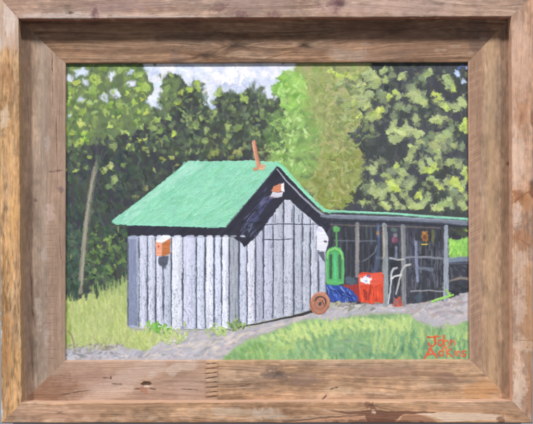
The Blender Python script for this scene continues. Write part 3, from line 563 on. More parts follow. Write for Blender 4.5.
for q in range(36): dab(rng.uniform(450, 470), rng.uniform(266, 288), rng.uniform(3, 7), 1.2, R_(rng.normal(50, 20)), [(84, 92, 112), (54, 58, 72), (104, 110, 128)][rng.integers(3)], P_INT, .25, .7)
line([(450, 281), (460, 278), (470, 279)], (2, 3), (140, 132, 120), P_INT, .3, .8)
dab(452, 294, 16, 8, -.1, (48, 52, 66), P_INT, .3, 1); dab(464, 290, 10, 6, -.2, (44, 48, 62), P_INT, .35, 1); dab(458, 286, 9, 4, .2, (50, 54, 66), P_INT, .3, 1)

# ---- shed walls
WALL = [(128, 230), (240, 228), (262, 205), (277, 178), (300, 198), (326, 220), (326, 306), (300, 313), (262, 321), (240, 327), (215, 329), (182, 329), (150, 327), (128, 327)]
poly(WALL, (148, 156, 182), P_WALL, rag=.6, ang=R_(90), vary=.10)
planks = [(128, 138.3, (142, 152, 186)), (138.8, 147, (178, 186, 210)), (147.3, 155, (186, 192, 216)), (155.5, 163, (192, 198, 222)), (163.3, 171, (170, 178, 204)), (171.3, 182.5, (204, 208, 228)), (182.8, 196, (178, 186, 212)),
          (196.3, 205, (188, 196, 222)), (205.3, 213.8, (206, 210, 232)), (214, 221.3, (190, 198, 226)), (221.5, 229, (202, 208, 230)), (229.2, 238.6, (140, 150, 166)), (239, 246.7, (178, 186, 212)), (247, 255, (200, 204, 224)), (255.3, 263, (158, 166, 190)),
          (263.3, 272.6, (172, 178, 204)), (272.9, 283, (166, 172, 192)), (283.3, 293.4, (176, 182, 204)), (293.8, 302, (162, 170, 190)), (302.3, 310, (170, 176, 198)), (310.3, 318, (182, 186, 208)), (318.2, 325.5, (170, 176, 204))]
def bottom(x): return np.interp(x, [128, 138, 150, 182, 215, 238, 262, 300, 326], [325, 328, 327, 328.5, 329, 327, 321, 312.5, 304])
def top(x): return np.interp(x, [128, 238, 239, 262, 268, 277, 286, 300, 312, 326], [236, 236, 245, 228, 218, 205, 199, 209, 219, 232])
for xa, xb, c in planks:
    xm = (xa + xb) / 2; b_ = float(bottom(xm)); t_ = float(top(xm)) - (3 if xm > 240 else 0)
    w = xb - xa
    line([(xm, t_ + w * .4), (xm + rng.normal(0, .3), (t_ + b_) / 2), (xm + rng.normal(0, .3), b_ - w * .35)], w * 1.0, np.array(c) + 12, P_WALL, .42, 1, soft=.22, jit=2, wob=.25, mot=.12)
    for q in range(6):  # long scratchy strokes down the board
        xx = rng.uniform(xa + 1, xb - 1); ya = rng.uniform(t_ + 1, b_ - 20)
        line([(xx, ya), (xx + rng.normal(0, .4), min(ya + rng.uniform(14, 44), b_ - 2))], rng.uniform(.8, 1.8), np.array(c) + rng.choice([-22, -12, 14, 18]), P_WALL, .4, .5)
    line([(xa + .2, t_ + 2), (xa + rng.normal(0, .3), (t_ + b_) / 2), (xa + .2, b_ - 1)], rng.uniform(.7, 2.0), (74, 82, 102), P_WALL, .1, .85, wob=.28, dry=.3)
    for q in range(4):
        ya = rng.uniform(t_, b_ - 20); line([(xa + rng.normal(.2, .3), ya), (xa + rng.normal(.2, .3), min(ya + rng.uniform(8, 26), b_ - 1))], rng.uniform(1.0, 2.3), (62, 70, 90), P_WALL, .1, .55, wob=.6, dry=.3)
    line([(xa + 1.8, t_ + 3), (xa + 1.6, b_ - 2)], 1.2, np.array(c) + 22, P_WALL, .5, .5, wob=.4)
    # dry brush speckle, denser towards the foot of the boards
    W = window(xa + .8, t_ + 3, xb - .6, b_ - 1)
    if W:
        j, i, gx, gy = W
        n_ = nz(gx * 1.1, gy * .55, xm) * .6 + nz(gx * 2.0, gy * 1.2, xm + 2) * .4
        th = .78 - .15 * sm(t_, b_, gy) - .16 * nz(gx * .25, gy * .05, 8)
        m = sm(th, th + .16, n_) * .5 + .22 * sm(xa + (xb - xa) * .55, xb, gx) * (.5 + .5 * nz(gx * .3, gy * .08, 4))
        comp((j, i), m.astype(np.float32), np.array((112, 124, 150), float)[None, None, :] * np.ones(gx.shape + (1,)), .12, None)
soften(126, 234, 328, 330, .8, .4)
# long door line, cross rail in the gable, dark seams on the front
line([(262, 225), (280, 224), (300, 224.4), (322, 224)], 1.2, (78, 84, 104), P_WALL, .15, .85, dry=.15)
line([(263, 239.3), (278, 240), (292, 239)], 1.1, (60, 66, 84), P_WALL, .15, .9)
for x, ya, yb in [(263.3, 240, 318), (272.7, 250, 318), (293.5, 240, 316), (239, 240, 262), (310, 240, 311), (318.5, 262, 306)]:
    line([(x, ya), (x + .3, (ya + yb) / 2), (x, yb)], 1.3, (62, 68, 84), P_WALL, .12, .85, wob=.6, dry=.3)
line([(229, 238), (229.3, 300), (229, 326)], 1.1, (84, 92, 108), P_WALL, .12, .7)
for x in (301, 306, 314): line([(x, 232), (x, 300)], .8, (132, 140, 160), P_WALL, .2, .6, dry=.3)
for x in (284, 292, 299): line([(x, 206 + abs(x - 288) * .8), (x, 222)], 1, (96, 102, 122), P_WALL, .15, .85)
for x in (267, 275): line([(x, 222 - (x - 263) * .6), (x, 223)], .9, (100, 106, 126), P_WALL, .15, .8)
for p in [[(313, 222.5), (313, 240)], [(316, 236), (316, 262)]]: line(p, 1, (90, 98, 116), P_WALL, .15, .7)
line([(238, 327.5), (262, 323), (300, 315), (314, 311)], (1.2, 3.2), (52, 54, 62), P_WALL, .15, .95)
line([(186, 329.5), (236, 330)], 1.1, (84, 88, 98), P_WALL, .15, .7, dry=.3)
line([(127.6, 238), (127.6, 325)], .9, (84, 92, 120), P_WALL, .2, .7)
poly([(128.6, 239), (136, 240), (137.5, 326), (128, 325)], (106, 118, 152), P_WALL, rag=.8, ang=R_(90), vary=.14, a=.6)

# ---- deep eave shade
EAVE = [(127, 226), (150, 224), (228, 226), (277, 165), (281, 168), (300, 190), (320, 212), (330, 222), (330, 228), (326, 234), (318, 225), (308, 216), (298, 208), (290, 200), (284, 200), (277, 209), (270, 219), (262, 230), (254, 239), (245, 247), (239, 241), (232, 237), (190, 237), (150, 236), (128, 236)]
poly(EAVE, (50, 53, 74), P_EAVE, rag=.7, ragf=.35, vary=.14, ang=R_(-45), col2=(46, 48, 66))
for xa, xb, c in planks[:13]:
    xm = (xa + xb) / 2; dab(xm, 236.3, (xb - xa) * .8, 2.6, 0, np.array(c) + 10, P_WALL, .5, .85)
for q in range(46):
    t = rng.random(); x = 246 + 22 * t + rng.normal(0, 3); y = 226 - 30 * t + rng.normal(0, 4)
    if y < 190: continue
    dab(x, y, rng.uniform(7, 14), rng.uniform(1.2, 2.4), R_(-52 + rng.normal(0, 10)), [(72, 80, 124), (58, 62, 96), (92, 98, 138)][rng.integers(3)], P_EAVE, .4, .65)
for q in range(12): dab(rng.uniform(241, 256), rng.uniform(228, 236), 6, 1.5, R_(-50), (84, 90, 128), P_EAVE, .35, .6)
line([(262, 223), (242, 222)], .8, (30, 30, 40), P_EAVE, .1, .6)
soften(124, 222, 262, 240, .9, .5)
# fascia boards
line([(277, 169), (283, 177), (300, 195), (312, 206), (320, 213), (327, 216.5), (345, 217.5)], (1.4, 3.2), (148, 154, 172), P_FAS, .4, .95)
line([(322, 216), (360, 218), (400, 219), (440, 221), (470, 224)], (3.6, 4.6), (112, 120, 144), P_FAS, .4, 1)
line([(330, 215), (400, 217.4), (470, 221.6)], 1.4, (148, 158, 182), P_FAS, .4, .8)
line([(326, 221), (400, 223), (470, 227)], 1.8, (52, 56, 72), P_FAS, .2, .9)

# ---- roof
ROOF = [(111.5, 221.5), (118, 216), (132, 206), (150, 192), (170, 176), (188, 161), (220, 161), (250, 160.5), (272, 161.5), (277, 162.5), (276, 167), (262, 184), (246, 203), (232, 219), (226, 227), (210, 227.8), (190, 227), (160, 226), (130, 225.5), (116, 224.5)]
poly(ROOF, (132, 206, 180), P_ROOF, rag=.7, ragf=.4, vary=.035, ang=R_(-40), h=.4, col2=(126, 200, 176))
scatter([(122, 217), (188, 164), (272, 164), (226, 222), (130, 222)], 300, [(130, 208, 176), (116, 198, 164), (124, 204, 172), (138, 212, 182)], (10, 22), (2.4, 5), R_(-35), P_ROOF, .25, h=.4, a=.6, jit=3)
scatter([(116, 221), (188, 163), (205, 164), (150, 200), (130, 222)], 60, [(146, 212, 190), (152, 214, 194)], (8, 16), (2, 4), R_(-38), P_ROOF, .15, h=.44, a=.6, jit=3)
line([(112, 222.5), (130, 224.8), (170, 226), (226, 227)], 1.3, (128, 210, 184), P_ROOF, .5, .8, dry=.2)
line([(226, 227), (246, 203.5), (276.5, 167)], .9, (110, 150, 150), P_ROOF, .4, .6)
line([(276, 163), (282, 167), (292, 178), (304, 191), (316, 203), (323, 209.5), (330, 211.8)], (4.4, 3.6), (120, 204, 170), P_ROOF, .5, 1)
line([(278, 165), (296, 184), (318, 206.5)], 1.2, (150, 222, 196), P_ROOF, .55, .7)
line([(324, 211), (350, 212), (372, 212.8), (400, 214.2), (430, 216.6), (470, 219.4)], 2.6, (118, 198, 168), P_ROOF, .55, 1, dry=.12)
line([(350, 211.6), (390, 213.2), (440, 216.8), (470, 218.4)], 1, (150, 216, 192), P_ROOF, .55, .7, dry=.3)
# ---- stovepipe
dab(261, 167, 11, 6.5, -.15, (192, 144, 112), P_PIPE, .5, 1, .25, 0); dab(255.5, 169, 7, 4, -.2, (186, 138, 108), P_PIPE, .45, 1)
line([(253.6, 142), (255.5, 152), (258.5, 165)], (4.4, 4.8), (198, 134, 108), P_PIPE, .55, 1)
line([(252.6, 143), (254.6, 154), (257, 164)], 1.5, (222, 170, 146), P_PIPE, .5, .8)
line([(255.4, 143), (257.6, 154), (260.4, 164)], 1.1, (150, 92, 74), P_PIPE, .45, .7)
# ---- birdhouses
poly([(155.5, 240), (162, 242), (162, 256), (156, 256)], (224, 150, 122), P_BH, rag=.3, soft=.8, h=.5)
poly([(162, 241), (170.5, 237.5), (170, 254), (165, 256), (162, 256)], (190, 110, 66), P_BH, rag=.3, soft=.8, h=.45)
poly([(156, 241), (163, 235.2), (170, 235.5), (171, 238), (162.5, 243), (157, 242.5)], (218, 220, 232), P_BH, rag=.3, soft=.8, h=.55)
dab(158.5, 246.5, 2.2, 2.4, 0, (196, 70, 66), P_BH, .4, 1)
poly([(158.5, 256.5), (168.5, 256), (168, 264), (165, 267), (160, 265.5), (158.5, 262)], (74, 80, 100), P_BH, rag=.6, soft=1.2, h=.2, a=.92); dab(164, 267, 6, 4, 0, (92, 100, 122), P_WALL, .2, .6)
poly([(271, 191), (274, 186), (281, 183.5), (283, 190), (278, 193)], (198, 122, 92), P_BH2, rag=.4, soft=.8, h=.5)
poly([(281, 184), (284, 182.5), (284.5, 192), (281, 191)], (224, 222, 234), P_BH2, rag=.2, soft=.8, h=.5)
poly([(270, 196.5), (273, 191.5), (278, 193), (283.5, 191.5), (282, 197), (274, 198)], (196, 196, 216), P_BH2, rag=.4, soft=.8, h=.5)
dab(272, 197.5, 6, 2, -.2, (130, 110, 116), P_BH2, .4, .8)

soften(316, 214, 472, 305, 1.3, .6)
# ---- posts and things in the lean-to
line([(357.3, 224), (357.3, 250), (357, 276)], 4.6, (132, 132, 142), P_POST, .42, 1, mot=.2)
line([(358, 226), (358, 262)], 1.4, (150, 140, 130), P_POST, .4, .6)
line([(416, 242), (416.5, 262), (417.5, 281)], (3.4, 3.2), (132, 142, 178), P_INT, .4, .9, dry=.2)
line([(403, 227), (403.8, 262), (404, 304)], 5.2, (120, 124, 134), P_POST, .42, 1, mot=.2)
line([(402, 230), (402, 280)], 1.3, (150, 148, 146), P_POST, .4, .6)
line([(390, 258), (398, 260), (404, 259)], 1.7, (176, 176, 182), P_INT, .4, .9)
line([(404, 257.5), (424, 257), (442, 258.5)], 2.4, (126, 132, 152), P_INT, .35, .9)
line([(418, 268), (432, 269.5)], (3, 4), (104, 112, 134), P_INT, .3, .85)
line([(426, 238), (426, 256)], .9, (110, 114, 126), P_INT, .3, .8)
dab(395, 240, 7, 8, .1, (122, 70, 100), P_PINK, .35, .95); dab(395.5, 235, 5, 5, 0, (128, 118, 134), P_PINK, .3, .9); dab(393, 240, 3, 5, 0, (144, 92, 124), P_PINK, .35, .8); dab(394, 230, 7, 4, 0, (80, 108, 104), P_INT, .25, .7)
line([(396, 247), (396, 258)], (3, 2.6), (116, 126, 154), P_PINK, .3, .85)
dab(425, 236.5, 8.5, 11, 0, (150, 102, 56), P_LAN, .35, .95); dab(425, 237, 4, 5, 0, (92, 66, 62), P_LAN, .3, .9); dab(424, 233, 6, 3, .3, (178, 120, 60), P_LAN, .35, .8)
line([(421.5, 244.6), (427.5, 244.2)], 1.3, (214, 190, 60), P_LAN, .4, 1)
line([(433, 231), (432.8, 241)], 3.4, (98, 104, 76), P_INT, .3, .9)
line([(411, 291.5), (428, 290.5), (444, 291.5), (451, 293)], (1.8, 1.5), (142, 142, 152), P_INT, .35, .9)
line([(442, 288), (448, 286.5)], 1.2, (150, 140, 96), P_INT, .3, .8)
dab(419, 298, 9, 9, .6, (76, 84, 110), P_INT, .3, .85)
line([(446, 227), (446, 262), (446, 299)], (4.6, 6.4), (136, 148, 168), P_POST, .45, 1, mot=.2)
line([(444.5, 232), (444.2, 292)], 1.3, (160, 170, 186), P_POST, .4, .6)
line([(384.5, 225), (385, 262), (385.5, 304)], (5.2, 6.4), (132, 142, 154), P_POST, .45, 1, mot=.2)
line([(383.6, 228), (384, 258)], 1.8, (176, 150, 130), P_POST, .42, .75); line([(387.3, 232), (388, 300)], 1.2, (160, 168, 178), P_POST, .4, .6)
# grey handles
line([(397, 268), (393.5, 268.5), (391.5, 272), (391, 284), (389.5, 296), (388, 304)], (2.4, 1.6), (180, 184, 194), P_TOOL, .45, 1)
line([(410, 264.5), (405, 266), (401.5, 271), (399.5, 280), (396, 294)], (2.6, 1.8), (186, 186, 192), P_TOOL, .45, 1)
line([(391.5, 279), (394, 276.5), (401, 275)], 2.3, (196, 196, 202), P_TOOL, .45, 1)
# red bits, drum
poly([(344, 285), (358, 284), (360, 301), (348, 301)], (160, 52, 56), P_DRUM, rag=.8, vary=.12, ang=R_(90))
poly([(395, 299), (400, 296), (403, 306), (396, 307), (391, 306)], (206, 76, 60), P_DRUM, rag=1, vary=.2, ang=R_(90), a=.9)
for q in range(12): line([(rng.uniform(392, 402), rng.uniform(297, 302)), (rng.uniform(391, 403), 306)], 1, [(226, 90, 70), (150, 70, 70), (120, 110, 120)][rng.integers(3)], P_DRUM, .4, .8)
DR = [(358, 274.5), (362, 272.5), (372, 273), (381, 272), (383.5, 275), (383, 303), (372, 304), (360, 302.5)]
poly(DR, (212, 68, 48), P_DRUM, rag=.6, vary=.12, ang=R_(90), h=.45, sf=.7)
poly([(359, 275), (382.5, 273), (382.5, 283), (376, 286), (359, 285)], (224, 84, 68), P_DRUM, rag=.6, vary=.05, h=.5)
for q in range(60):
    x = rng.uniform(360, 382); y = rng.uniform(284, 296)
    line([(x, y), (x + rng.normal(0, .3), y + rng.uniform(4, 10))], rng.uniform(.7, 1.4), [(236, 90, 56), (168, 48, 44), (120, 46, 50), (224, 72, 52)][rng.integers(4)], P_DRUM, .45, .7)
line([(359, 276), (359.5, 290)], 1.1, (240, 110, 90), P_DRUM, .5, .7)
dab(366, 280, 11, 9, .2, (222, 226, 244), P_DRUM, .55, 1, .25, 0, 2); dab(368.5, 275.8, 6, 2.6, -.4, (110, 90, 150), P_DRUM, .5, .9); dab(366, 281, 3.5, 3.5, 0, (176, 190, 232), P_DRUM, .5, .8); dab(369, 283, 3, 2.4, .5, (240, 240, 246), P_DRUM, .55, .9)
# dark stuff, blue grey jug behind tarp
dab(350, 281, 12, 9, .2, (92, 106, 136), P_INT, .3, .8)
# blue tarp
poly([(325.5, 286), (331, 284), (340, 285), (348, 288), (353, 291.5), (358, 298), (357, 302), (350, 301), (344, 303), (337, 301), (331, 302), (328, 296)], (48, 78, 170), P_TARP, rag=.8, vary=.2, ang=R_(60), h=.5, sf=.8)
for a, b in [((327, 287), (329, 295)), ((330, 286), (334, 296)), ((333, 289), (337, 298)), ((341, 287), (348, 300)), ((347, 290), (355, 300)), ((343, 294), (346, 302))]:
    line([a, ((a[0] + b[0]) / 2 + .8, (a[1] + b[1]) / 2), b], (1.3, .7), [(176, 194, 240), (120, 150, 220)][rng.integers(2)], P_TARP, .55, .85)
for q in range(16): line([(rng.uniform(328, 350), rng.uniform(288, 294)), (rng.uniform(332, 356), rng.uniform(296, 301))], 1, [(34, 52, 124), (70, 104, 200)][rng.integers(2)], P_TARP, .45, .7)
# green machine
line([(336.5, 232), (336.5, 249)], 2.3, (84, 146, 90), P_PUMP, .42, 1)
poly([(332.5, 227.5), (335, 226), (340, 227.5), (339.5, 232), (334, 232.5)], (86, 160, 92), P_PUMP, rag=.4, h=.45)
poly([(325.5, 262), (326, 253), (329, 248), (335, 246.5), (341, 248.5), (344, 254), (344.5, 270), (343.5, 284), (335, 285.5), (326.5, 284.5)], (76, 166, 100), P_PUMP, rag=.5, vary=.10, ang=R_(90), h=.5)
line([(327, 258), (328.5, 251), (335, 248.2), (341, 251.5), (342.8, 259)], 2, (126, 196, 106), P_PUMP, .55, .9)
line([(330.8, 256), (330.6, 268), (331, 278)], (3.6, 3), (56, 92, 78), P_PUMP, .3, .95); line([(339.6, 256), (340, 268), (339.8, 278)], (3.4, 3), (64, 102, 84), P_PUMP, .3, .95)
line([(335.3, 254), (335.3, 282)], 3, (84, 196, 140), P_PUMP, .5, .8); line([(326.6, 262), (327, 283)], 1.4, (104, 190, 112), P_PUMP, .5, .9); line([(343.4, 258), (343, 283)], 1.2, (100, 184, 112), P_PUMP, .5, .8)
line([(328, 282.5), (342, 283)], 2.6, (88, 182, 100), P_PUMP, .5, .9)
# white bag on the corner of the shed
poly([(316.5, 232), (318, 226), (322, 227), (325, 231), (328.5, 238), (328, 244), (326, 251.5), (317, 250)], (216, 218, 236), P_WBOX, rag=.5, h=.5, vary=.05)
dab(325.5, 241.5, 4.5, 3, .1, (88, 84, 104), P_WBOX, .3, .9); dab(320, 230, 6, 3, .6, (190, 194, 220), P_WBOX, .5, .8)
poly([(318, 252), (324, 252), (325, 262), (322, 260)], (84, 88, 108), P_WALL, rag=.4, a=.9)
line([(320, 224), (326, 229)], 2, (56, 60, 80), P_EAVE, .3, .8)
# rusty wheel
th = np.linspace(0, 2 * math.pi, 22)
poly([(319.8 + 10.2 * math.cos(t) - 1.2 * math.sin(t), 303.2 + 11.6 * math.sin(t)) for t in th], (172, 116, 98), P_WHEEL, rag=.5, vary=.08, h=.5, ang=.6)
line([(319.8 + 9.2 * math.cos(t), 303.2 + 10.4 * math.sin(t)) for t in np.linspace(.3, 3.4, 12)], 1.3, (150, 88, 72), P_WHEEL, .45, .8)
line([(319.8 + 9 * math.cos(t), 303.2 + 10.2 * math.sin(t)) for t in np.linspace(3.4, 6.2, 12)], 1.4, (206, 142, 120), P_WHEEL, .55, .8)
line([(320.3 + 5.6 * math.cos(t), 302.6 + 6 * math.sin(t)) for t in np.linspace(-2.8, .2, 12)], 1.4, (62, 52, 58), P_WHEEL, .35, .95)
line([(320.3 + 5.4 * math.cos(t), 303 + 6 * math.sin(t)) for t in np.linspace(.4, 3.2, 12)], .9, (138, 84, 72), P_WHEEL, .4, .8)
dab(320, 304, 4, 4.6, 0, (60, 52, 60), P_WHEEL, .35, 1); dab(321.5, 302.5, 2.6, 2, 0, (150, 92, 78), P_WHEEL, .4, .8); line([(322.5, 301), (325, 306)], 1, (84, 64, 64), P_WHEEL, .35, .8)
dab(338.5, 303.5, 6.5, 5.5, 0, (158, 152, 132), P_PATH, .45, .95); dab(337.8, 302.5, 3, 2.4, 0, (186, 180, 158), P_PATH, .45, .8)
scatter([(330, 303), (384, 303), (384, 309), (330, 310)], 40, [(142, 140, 134), (164, 160, 164), (128, 128, 122)], (4, 8), (1.4, 2.4), R_(-20), P_PATH, .4, h=.3, a=.8)
# green tool at the right
line([(432, 301.5), (440, 299), (448, 296.2), (453, 295)], (3.2, 2.2), (136, 200, 84), P_GTOOL, .5, 1)
line([(446, 289.5), (448.5, 293), (450, 296)], (1.8, 2.2), (138, 206, 80), P_GTOOL, .5, 1); line([(434, 300), (446, 296)], .9, (176, 222, 120), P_GTOOL, .5, .8)

soften(312, 222, 470, 310, .9, .5)
# ---- weeds at the foot of the shed
for q in range(34): dab(rng.uniform(147, 170), rng.uniform(322, 333), rng.uniform(4, 7), rng.uniform(1.8, 3.4), rng.uniform(0, 3), [(112, 178, 72), (98, 164, 60), (134, 190, 88)][rng.integers(3)], P_WEED, .45, .9)
for q in range(60): dab(rng.normal(172, 7), rng.normal(337, 4), rng.uniform(4, 8), rng.uniform(1.6, 2.8), R_(rng.uniform(40, 140)), [(172, 192, 124), (156, 180, 108), (182, 200, 128)][rng.integers(3)], P_WEED, .45, .85)
for q in range(30): dab(rng.normal(144, 5), rng.normal(334, 5), rng.uniform(4, 8), rng.uniform(1.6, 2.8), R_(rng.uniform(60, 120)), [(182, 198, 122), (172, 190, 112)][rng.integers(2)], P_WEED, .4, .8)
for q in range(44): dab(rng.normal(219, 5), rng.normal(331, 2.6), rng.uniform(4, 7), rng.uniform(1.4, 2.4), R_(rng.uniform(20, 160)), [(172, 196, 128), (154, 182, 112)][rng.integers(2)], P_WEED, .45, .85)
for q in range(44): dab(rng.normal(238, 6), rng.normal(325, 2.6), rng.uniform(3, 6), rng.uniform(1.4, 2.4), R_(rng.uniform(20, 160)), [(112, 142, 84), (134, 168, 92), (84, 108, 76), (150, 178, 104)][rng.integers(4)], P_WEED, .45, .85)
for q in range(14): dab(rng.uniform(186, 214), rng.uniform(329, 332), 6, 1.6, R_(rng.uniform(-20, 20)), (158, 172, 140), P_WEED, .3, .6)

# ---- signature
OR = (222, 84, 56)
def sg(pts, w=1.7): line(pts, (w * rng.uniform(1.3, 1.75), w * rng.uniform(1.0, 1.4)), OR, P_SIG, .5, .92, soft=.6, wob=.5, jit=8, dry=.12, mot=.2)
sg([(428, 337.4), (440, 336.6)], 2.0); sg([(434.8, 337), (435.4, 344), (432.6, 346.4), (428.8, 345), (428.6, 342.6)])            # J
sg([(440.6, 340), (438.4, 341), (438.2, 344.4), (440.6, 345.4), (442.6, 343.6), (442.4, 340.8), (440.6, 340)], 1.4)               # o
sg([(443.8, 336), (444.4, 346.6)]); sg([(444.4, 341), (447.4, 340), (448.4, 342), (448.6, 346)], 1.4)                              # h
sg([(450.8, 340), (451.2, 345.4)], 1.4); sg([(451.2, 341.4), (453.6, 340.4), (455, 342.4), (455.2, 345)], 1.3)                     # n
sg([(424.6, 358), (427.6, 353), (430.4, 347.8)], 1.9); sg([(430.4, 347.8), (433.6, 352.6), (437, 357.4)], 2.1); sg([(426.8, 354.2), (435, 354)], 1.6)  # A
sg([(441.8, 351.6), (439.4, 351.4), (438.2, 353.6), (439.4, 356), (442.2, 355.6)], 1.5); sg([(442.6, 347), (443, 356.4)], 1.6)     # d
sg([(446.4, 347.4), (446.8, 357)], 1.7); sg([(451, 348.6), (447, 352.2), (452.6, 357)], 1.6)                                       # k
sg([(454.6, 351.4), (454.8, 356)], 1.5)                                                                                           # i
sg([(457, 356), (457.2, 351.4), (459.6, 351.4), (460.4, 356)], 1.4)                                                               # n
sg([(465.6, 350.8), (462.8, 351.2), (463.2, 353.4), (465.4, 354.2), (465, 356.4), (462.2, 356.2)], 1.3)                           # s

# ---- gentle overall dirt in the pigment so that nothing is a clean tone
gx, gy = np.meshgrid(X0 + np.arange(NW) / S, Y0 + np.arange(NH) / S)
C *= (1 + (fbm(gx * .9, gy * .9, 77, 3) - .5) * .10)[..., None]
C = C * .78 + gblur(C, .9) * .22
lum = (C @ np.array((.3, .59, .11)))[..., None]
C = lum + (C - lum) * .86
C = 128 + (C - 128) * 1.05
C = np.clip(C + np.array((6, 4, 0)), 8, 250)
Hs = H.copy()
Hs += (fbm(gx * 1.3, gy * 1.3, 31, 2) - .5) * .10

# ---- turn the painted surface into one mesh per depicted thing
Z = Hs * .55 + .15
VX = (gx - CX) * .001; VZ = (CY - gy) * .001; VY = -Z * .001
verts = np.stack([VX, VY, VZ], -1).reshape(-1, 3).astype(np.float32)
colsl = lin(C).reshape(-1, 3).astype(np.float32)
painting = empty('painting', world_pt(CX, 361, 0))
painting['label'] = 'oil painting of a plank shed with mint green roof, set inside the wood frame'
painting['category'] = 'painting'
idx = np.arange(NH * NW).reshape(NH, NW)
quads = np.stack([idx[:-1, :-1], idx[1:, :-1], idx[1:, 1:], idx[:-1, 1:]], -1).reshape(-1, 4)
ql = L[:-1, :-1].reshape(-1)
def patch(name, labs, parent, label=None):
    M = np.isin(L[:-1, :-1], labs)
    if not M.any(): return None
    # run-based connected components: islands of paint big enough to count become parts of their own
    par = []
    def find(a_):
        while par[a_] != a_: par[a_] = par[par[a_]]; a_ = par[a_]
        return a_
    comp_ = np.full(M.shape, -1, dtype=np.int32); prev = []
    for r_ in range(M.shape[0]):
        row = M[r_]; d_ = np.diff(np.concatenate(([0], row.astype(np.int8), [0])))
        cur = []
        for s_, e_ in zip(np.flatnonzero(d_ == 1), np.flatnonzero(d_ == -1)):
            k_ = len(par); par.append(k_); comp_[r_, s_:e_] = k_
            for (ps, pe, pk) in prev:
                if ps < e_ and pe > s_: par[find(pk)] = find(k_)
            cur.append((s_, e_, k_))
        prev = cur
    root = np.array([find(q) for q in range(len(par))] + [-1]); comp_ = root[comp_]
    ids, cnt = np.unique(comp_[M], return_counts=True)
    order = ids[np.argsort(-cnt)]; big = [k_ for k_ in order if cnt[list(ids).index(k_)] > 420][:14] or [order[0]]
    first = None; flat = comp_.reshape(-1)
    for n_, k_ in enumerate(big):
        sel = (flat == k_) if n_ else (np.isin(ql, labs) & ~np.isin(flat, big[1:]))
        f = quads[sel]; u, inv = np.unique(f, return_inverse=True)
        o = link(name, verts[u], inv.reshape(-1, 4), M_PAINT, parent, colsl[u])
        if label: o['label'] = label
        first = first or o
    return first
patch('painted_sky', [P_SKY], painting, 'white and pale blue sky patches above the trees')
woods = patch('painted_woods', [P_WOODS], painting, 'dark green and purple woods left and behind the shed')
patch('painted_tree_trunk', [P_TRUNK], woods, 'pale slender trunk at the left')
patch('painted_bright_tree', [P_LTREE], painting, 'yellow green tree right of the sky')
patch('painted_willow', [P_WIL], painting, 'olive and tan tree in the middle')
patch('painted_leafy_tree', [P_LEAF], painting, 'dark tree with sage green leaf dabs at the right')
patch('painted_meadow', [P_MEAD], painting, 'pale yellow green tall grass left of the shed')
patch('painted_path', [P_PATH], painting, 'grey lilac dirt path')
patch('painted_lawn', [P_LAWN], painting, 'green lawn in the lower right')
patch('painted_weeds', [P_WEED], painting, 'lime weeds at the foot of the plank wall')
shed = patch('painted_shed', [P_WALL], painting, 'pale lilac grey shed of upright planks')
patch('painted_eave', [P_EAVE], shed, 'dark underside of the eaves')
roof = patch('painted_roof', [P_ROOF], shed, 'mint green roof')
patch('painted_stovepipe', [P_PIPE], shed, 'leaning rusty pink stovepipe')
patch('painted_birdhouse', [P_BH], shed, 'orange birdhouse with white roof on the left wall')
patch('painted_birdhouse', [P_BH2], shed, 'small orange and white birdhouse in the gable')
patch('painted_bag', [P_WBOX], shed, 'white bag hung at the corner of the shed')
lean = patch('painted_lean_to', [P_INT], painting, 'dark open lean-to beside the shed')
patch('painted_fascia', [P_FAS], lean)
patch('painted_post', [P_POST], lean)
patch('painted_machine', [P_PUMP], lean, 'bright green upright machine')
patch('painted_drum', [P_DRUM], lean, 'red drum with a white mark')
patch('painted_tarp', [P_TARP], lean, 'crumpled blue tarp')
patch('painted_wheel', [P_WHEEL], lean, 'rusty round wheel leaning on the wall')
patch('painted_handles', [P_TOOL], lean, 'pale grey bent handles')
patch('painted_garden_tool', [P_GTOOL], lean, 'lime green tool lying on the ground')
patch('painted_lantern', [P_LAN], lean, 'brown lantern hanging from the roof')
patch('painted_jar', [P_PINK], lean, 'dull pink jar on a shelf')
patch('painted_field', [P_FIELD], painting, 'bright green field seen past the last post')
patch('signature', [P_SIG], painting, 'orange red hand painted signature')
def box(name, xa, ya, xb, yb, za, zb, mat, parent):
    v = [world_pt(x, y, z) for z in (za, zb) for (x, y) in ((xa, ya), (xb, ya), (xb, yb), (xa, yb))]
    f = [(3, 2, 1, 0), (4, 5, 6, 7), (0, 1, 5, 4), (1, 2, 6, 5), (2, 3, 7, 6), (3, 0, 4, 7)]
    f = [tuple(reversed(q)) for q in f]
    return link(name, v, f, mat, parent, smooth=False)
box('canvas_board', X0, Y0, X1, Y1, -3.2, -.1, M_CANVAS, painting)

# ================================================================== THE FRAME
frame = empty('picture_frame', world_pt(CX, 424, 0))
frame['label'] = 'weathered reclaimed wood frame with raised outer rails around the shed painting'
frame['category'] = 'picture frame'
ZO, ZL0, ZL1 = 22.0, 6.0, 3.3       # front of the outer rails, outer and inner edge of the inner boards
OUT = dict(tl=(-.8, -3.5), tr=(533.6, -4), br=(532.6, 423.2), bl=(1.0, 423.2))
LIP = dict(tl=(18.6, 19.0), tr=(511.2, 16.6), br=(512.4, 401.0), bl=(21.6, 402.8))
INN = dict(tl=(65.8, 63.4), tr=(468.0, 62.2), br=(469.4, 359.4), bl=(65.2, 360.6))

